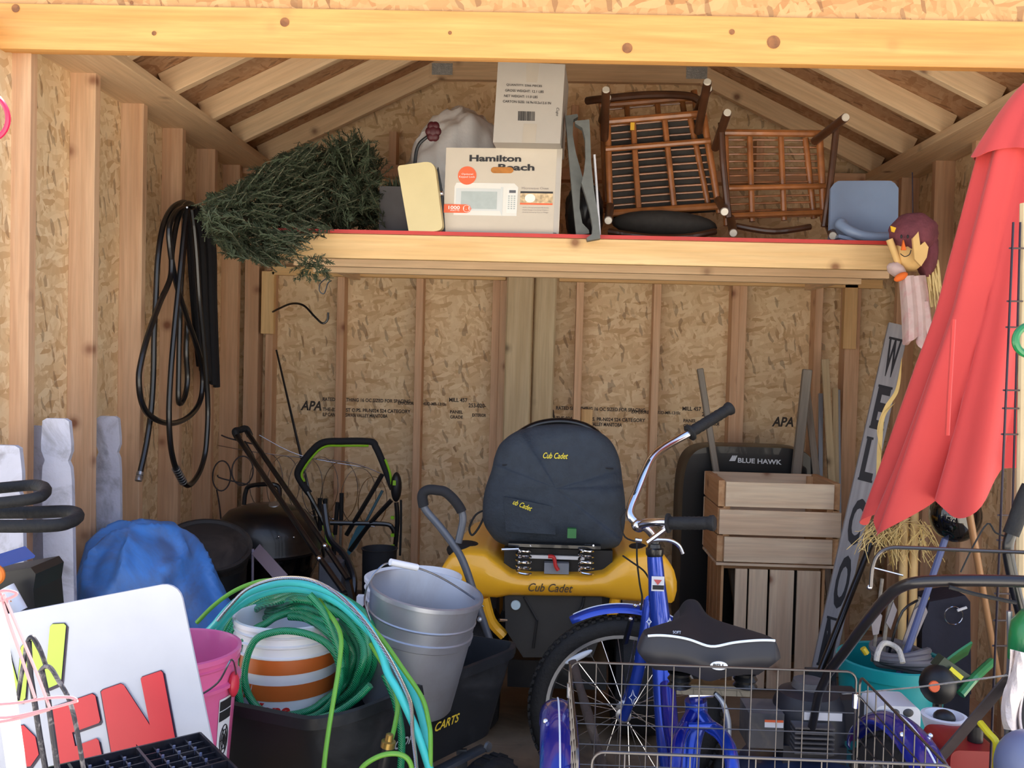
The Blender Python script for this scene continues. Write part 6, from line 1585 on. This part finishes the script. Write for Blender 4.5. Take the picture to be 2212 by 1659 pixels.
MB().box(at(1672, 1564, 2.60), (.052, .002, .02)).build('warning_label', PAPER, pw, smooth=False)
MB().box(at(1672, 1558, 2.598), (.052, .002, .006)).build('orange_label', ORANGE, pw, smooth=False)
MB().ball(V((ec.x, 2.72, .20)), (.205, .25, .10), 30, 14, fn=lambda p: 1).build('deck', M('navy_deck', (40, 52, 84), .4, coat=.3, dirt=(90, 84, 80), dirt_amt=.4), pw)
MB().bb((ec.x - .09, 2.64, .2), (ec.x + .09, 2.80, ec.z - .06)).build('engine_base', ENG, pw, smooth=False)
for sx_ in (-1, 1):
    for sy_ in (-1, 1):
        ty = MB().lathe([(.03, -.022), (.085, -.024), (.098, -.012), (.1, 0), (.098, .012), (.085, .024), (.03, .022)], V((ec.x + sx_ * .215, 2.72 + sy_ * .21, .102)), (1, 0, 0), 26).build('wheel', BLACKR, pw)
        MB().lathe([(0, -.018), (.05, -.018), (.055, 0), (.05, .018), (0, .018)], V((ec.x + sx_ * .215, 2.72 + sy_ * .21, .102)), (1, 0, 0), 16).build('wheel_hub', WHITEP, ty)

# ------------------------------------------------------------------ teal tub with tools
tz = at(1925, 1418, 3.12).z
tbx = at(1926, 1418, 3.12).x
tt = thing('teal_tub', 'round teal plastic tub with white rope handle', 'tub', V((tbx, 3.12, 0)))
TEALP = M('teal_plastic', (30, 160, 164), .35, var=.06, coat=.2)
MB().lathe([(0, .002), (.140, .002), (.148, .05), (.168, tz - .045), (.176, tz - .043), (.178, tz - .004), (.172, tz), (.164, tz - .004), (.140, .06), (0, .05)], V((tbx, 3.12, 0)), (0, 0, 1), 44).build('tub', TEALP, tt, ang=30)
ROPE = M('white_rope', (214, 210, 202), .85, var=.12, scale=60, bmp=.6)
MB().tube(spl([at(x, y, d) for x, y, d in ((1893, 1428, 2.94), (1897, 1408, 2.95), (1908, 1390, 2.98), (1925, 1392, 2.98), (1942, 1405, 2.96), (1950, 1432, 2.935))], 6), .0088, 9).build('rope_handle', ROPE, tt)
hg = thing('grey_hose', 'coiled grey hose heaped in the teal tub', 'hose', V((tbx + .04, 3.12, tz - .06)))
cl = []
for k in range(5 * 24):
    a = 2 * math.pi * k / 24; r = .085 + .016 * math.sin(k * .31); cl.append(V((tbx + .045 + math.cos(a) * r, 3.13 + math.sin(a) * r, tz - .035 + .0005 * k + .008 * math.sin(k * .5))))
MB().tube(cl, .0125, 9).build('coil', M('dull_grey_hose', (118, 116, 122), .5, var=.1), hg)
tools = (('hand_trowel', 'grey steel trowel with long socket rising from the teal tub', [(1888, 1405), (1896, 1330), (1906, 1250)], .006, [(1880, 1330), (1896, 1318), (1906, 1330), (1898, 1370), (1886, 1372)]),
         ('garden_shears', 'dark bladed shears standing upright in the teal tub', [(1908, 1410), (1916, 1340), (1934, 1268)], .007, [(1914, 1345), (1930, 1300), (1938, 1318), (1924, 1360)]),
         ('weeding_blade', 'broad pale steel weeding blade slanting out of the teal tub', [(1950, 1408), (1965, 1350), (1988, 1290)], .006, [(1948, 1392), (1975, 1318), (1996, 1300), (2004, 1322), (1972, 1396)]),
         ('yellow_tipped_cane', 'thin cane with yellow cap leaning out of the teal tub', [(1922, 1405), (1950, 1320), (2000, 1290)], .0045, None))
for nm, lab_, pts, r_, bl in tools:
    t = thing(nm, lab_, 'garden tool', at(pts[0][0], pts[0][1] + 20, 3.16))
    MB().tube(spl([at(pts[0][0] - 4, pts[0][1] + 22, 3.16)] + [at(x, y, 3.14) for x, y in pts], 4), r_, 7).build('shaft', OLDW if nm != 'yellow_tipped_cane' else BLACKM, t)
    if bl: MB().prism([at(x, y, 3.13) for x, y in bl], (0, .005, 0)).build('blade', M('blade_steel', (132, 128, 136), .45, .4, var=.15), t, smooth=False)
    else: MB().ball(at(2000, 1290, 3.14), .012, 10, 7).build('cap', M('yellow_cap', (214, 190, 50), .5), t)
MB().tube([at(1864, 1400, 3.04), at(1872, 1412, 3.04)], .010, 9).build('yellow_knob', MATS['yellow_cap'], tt)

# dark duffel against the wall
df = thing('navy_bag', 'dark navy bag with ring pull hanging beside the teal tub', 'bag', V((at(2050, 1400, 3.35).x, 3.35, 0)))
def bagf(p): return 1 + .06 * mnoise.noise(p * 2)
P = [at(x, y, 3.3) for x, y in ((2008, 1300), (2085, 1286), (2096, 1300), (2098, 1500), (1990, 1500), (1992, 1360))]
MB().prism(P, (0, .14, 0)).build('body', M('navy_canvas', (34, 36, 54), .75, var=.15, bmp=.3), df, smooth=False)
MB().bb((P[4].x, 3.31, .002), (P[3].x, 3.43, P[3].z + .01)).build('lower_body', MATS['navy_canvas'], df, smooth=False)
MB().tube(circ(at(2060, 1330, 3.28), .032, (0, 1, 0), 20), .0016, 5, closed=True).build('ring', CHROME, df)
MB().tube([at(2068, 1319, 3.28), at(2088, 1312, 3.28)], .005, 7).build('pull', WHITEP, df)

# string trimmer with green guard
stt = thing('string_trimmer', 'string trimmer with green guard and yellow warning label', 'trimmer', V((at(2060, 1600, 2.7).x, 2.72, 0)))
GRN = M('dark_green_plastic', (32, 122, 70), .3, coat=.3)
def guard(u, v):
    x = 2028 + 70 * u - 10 * v; y = 1440 - 55 * u ** .8 + 26 * v
    return at(x, y, 2.66 + .10 * v)
MB().sheet(guard, 12, 8, .006).build('guard', GRN, stt)
MB().prism([at(x, y, 2.62) for x, y in ((2040, 1420), (2100, 1462), (2080, 1490), (2022, 1442))], (0, .04, 0)).build('housing', M('olive_plastic', (52, 66, 52), .5), stt, smooth=False)
MB().prism([at(x, y, 2.612) for x, y in ((2056, 1440), (2082, 1462), (2076, 1470), (2050, 1447))], (0, .001, 0)).build('warning_label', M('yellow_label', (222, 214, 40), .5), stt, smooth=False)
MB().tube(spl([at(2075, 1500, 2.6), at(2100, 1470, 2.62), at(2120, 1450, 2.66), at(2142, 1430, 2.7)], 5), .013, 9).build('lower_guard', GRN, stt)
MB().ball(at(2026, 1478, 2.62), (.05, .05, .055), 18, 12).build('motor', BLACK, stt)
MB().lathe([(0, .004), (.014, .004), (.016, 0)], at(2018, 1483, 2.56), (0, -1, .2), 14).build('orange_button', ORANGE, stt)
MB().tube([at(2026, 1500, 2.64), V((at(2035, 1560, 2.66).x, 2.72, .002))], .013, 9).build('shaft', BLACKM, stt)
# white spool pot and white jug
sz = at(2040, 1545, 2.45)
sp3 = thing('white_funnel', 'white plastic funnel pot with dark core behind the basket', 'pot', V((sz.x, 2.45, 0)))
MB().lathe([(.035, -.14), (.04, -.06), (.055, -.015), (.058, 0), (.048, .002), (.030, -.02), (.0, -.03)], sz, (0, 0, 1), 26).build('funnel', WHITEP, sp3)
MB().ball(sz + V((0, 0, -.006)), (.028, .028, .02), 14, 8).build('core', BLACK, sp3)
MB().lathe([(0, 0), (.06, 0), (.045, .3), (.035, sz.z - .14), (0, sz.z - .14)], V((sz.x, 2.45, .001)), (0, 0, 1), 18).build('stand', DKGREY, sp3)
jz = at(1935, 1520, 2.62)
jg = thing('white_jug', 'white plastic jug with dark openings between tub and tricycle', 'jug', V((jz.x, 2.68, 0)))
MB().prism(rrect(V((jz.x, 2.60, jz.z - .1)), (1, 0, 0), (0, 0, 1), .125, .2, .02), (0, .12, 0)).build('body', WHITEP, jg, ang=50)
for x in (1932, 1962): MB().ball(at(x, 1540, 2.6), (.015, .004, .012), 12, 8).build('opening', DKGREY, jg)
MB().bb((jz.x - .06, 2.61, .001), (jz.x + .06, 2.71, jz.z - .19)).build('base', M('cardboard', (150, 120, 86), .8), jg, smooth=False)
# slanting steel bar with cord
sbx = thing('slanted_bar', 'flat grey steel bar slanting with a cord tied to its top', 'metal bar', at(2062, 1602, 2.2))
a = at(2188, 1456, 2.02); b = at(2062, 1602, 2.2); e_ = floor_of(a, b)
MB().bar(a, e_, .024, .006, V((0, -1, .3))).build('bar', M('scuffed_steel', (110, 104, 106), .5, .4, var=.2), sbx, smooth=False)
MB().tube([at(2176, 1459, 2.0), at(1985, 1484, 2.4), at(1815, 1500, 2.75)], .0022, 6).build('cord', ROPE, sbx)
MB().tube([at(2180, 1320, 2.02), at(2182, 1400, 2.02), at(2176, 1560, 2.06), V((at(2176, 1600, 2.06).x, 2.06, 0.001))], .006, 7).build('upright', STEEL, sbx)
# handlebars of another machine at the edge
hbm = thing('tiller_handle', 'bent black tubular handle with thick grip before the wire trellis', 'handle', V((at(2230, 1500, 2.1).x, 2.12, 0)))
pth = spl([at(x, y, 2.1) for x, y in ((2236, 1030), (2212, 1078), (2194, 1128), (2180, 1166), (2178, 1192), (2186, 1240), (2202, 1310), (2222, 1380), (2240, 1450))], 6)
MB().tube(pth, .0125, 11).build('tube', BLACKM, hbm); MB().tube(pth[3:17], .0175, 11).build('grip', BLACKR, hbm)
MB().tube([pth[-1], floor_of(pth[-7], pth[-1])], .0125, 10).build('lower_tube', BLACKM, hbm)
MB().tube(spl([at(x, y, 2.1) for x, y in ((2075, 1236), (2102, 1180), (2133, 1131), (2150, 1150), (2170, 1158))], 4), .002, 5).build('cable', BLACKR, hbm)
# edge clutter
gq = MB().tube(circ(at(2226, 735, 2.12), .033, (0, 1, 0), 30), .0085, 9, closed=True); tag(gq.build('green_loop', GRN), 'green plastic loop handle before the red umbrella', 'handle')
hw = MB().tube([at(2214, 440, 2.32), at(2211, 700, 2.3), floor_of(at(2214, 440, 2.32), at(2211, 700, 2.3))], .012, 9); tag(hw.build('ash_pole', wood('pale_ash', (206, 186, 146), (224, 206, 168), axis='Z')), 'pale ash wood pole upright behind the wire trellis', 'pole')
gbl = thing('green_sprayer', 'round green sprayer bottle with white cloth below the black handle', 'sprayer', V((at(2226, 1380, 1.96).x, 1.98, 0)))
MB().lathe([(0, .06), (.022, .055), (.04, .03), (.044, 0), (.044, -.05), (0, -.05)], at(2228, 1376, 1.98), (0, 0, 1), 22).build('bottle', GRN, gbl)
MB().lathe([(0, 0), (.04, 0), (.034, at(2228, 1376, 1.98).z - .05), (0, at(2228, 1376, 1.98).z - .05)], V((at(2228, 1376, 1.98).x, 1.98, .001)), (0, 0, 1), 18).build('stand', DKGREY, gbl)
MB().sheet(lambda u, v: at(2182 + 40 * u + 8 * math.sin(v * 5) - 14 * math.sin(v * 3), 1402 + 172 * v + 10 * u, 1.93 + .02 * math.sin(u * 7 + v * 3)), 8, 16, .004).build('cloth', M('white_cloth', (226, 214, 210), .9, bmp=.4, scale=40), gbl)
sst = thing('grey_helmet', 'smooth grey blue dome below the hanging white cloth', 'helmet', V((at(2215, 1640, 1.82).x, 1.82, 0)))
MB().ball(at(2222, 1662, 1.82), (.06, .07, .075), 26, 16).build('shell', M('grey_blue_shell', (112, 120, 150), .35), sst)
MB().lathe([(0, 0), (.05, 0), (.05, at(2222, 1662, 1.82).z - .05), (0, at(2222, 1662, 1.82).z - .05)], V((at(2222, 1662, 1.82).x, 1.82, .001)), (0, 0, 1), 18).build('stand', DKGREY, sst)
ylw = MB().tube(spl([at(2118, 1562, 1.95), at(2136, 1584, 1.92), at(2152, 1604, 1.9), at(2152, 1640, 1.9)], 4) + [V((at(2152, 1700, 1.9).x, 1.9, .002))], .0075, 9); tag(ylw.build('bent_yellow_tube', M('yellow_plastic', (222, 206, 40), .4)), 'bent yellow tube beside the grey dome', 'tube')
rc = thing('fuel_can', 'red plastic fuel can low behind the basket corner', 'can', V((at(2108, 1640, 2.25).x, 2.3, 0)))
rcz = at(2108, 1618, 2.25).z
MB().prism(rrect(V((at(2108, 1640, 2.25).x, 2.24, rcz / 2)), (1, 0, 0), (0, 0, 1), .13, rcz - .002, .02), (0, .16, 0)).build('body', M('fuel_red', (150, 30, 34), .4), rc, ang=50)
MB().lathe([(0, .04), (.018, .04), (.018, 0)], V((at(2108, 1640, 2.25).x + .02, 2.3, rcz)), (0, 0, 1), 14).build('cap', BLACK, rc)
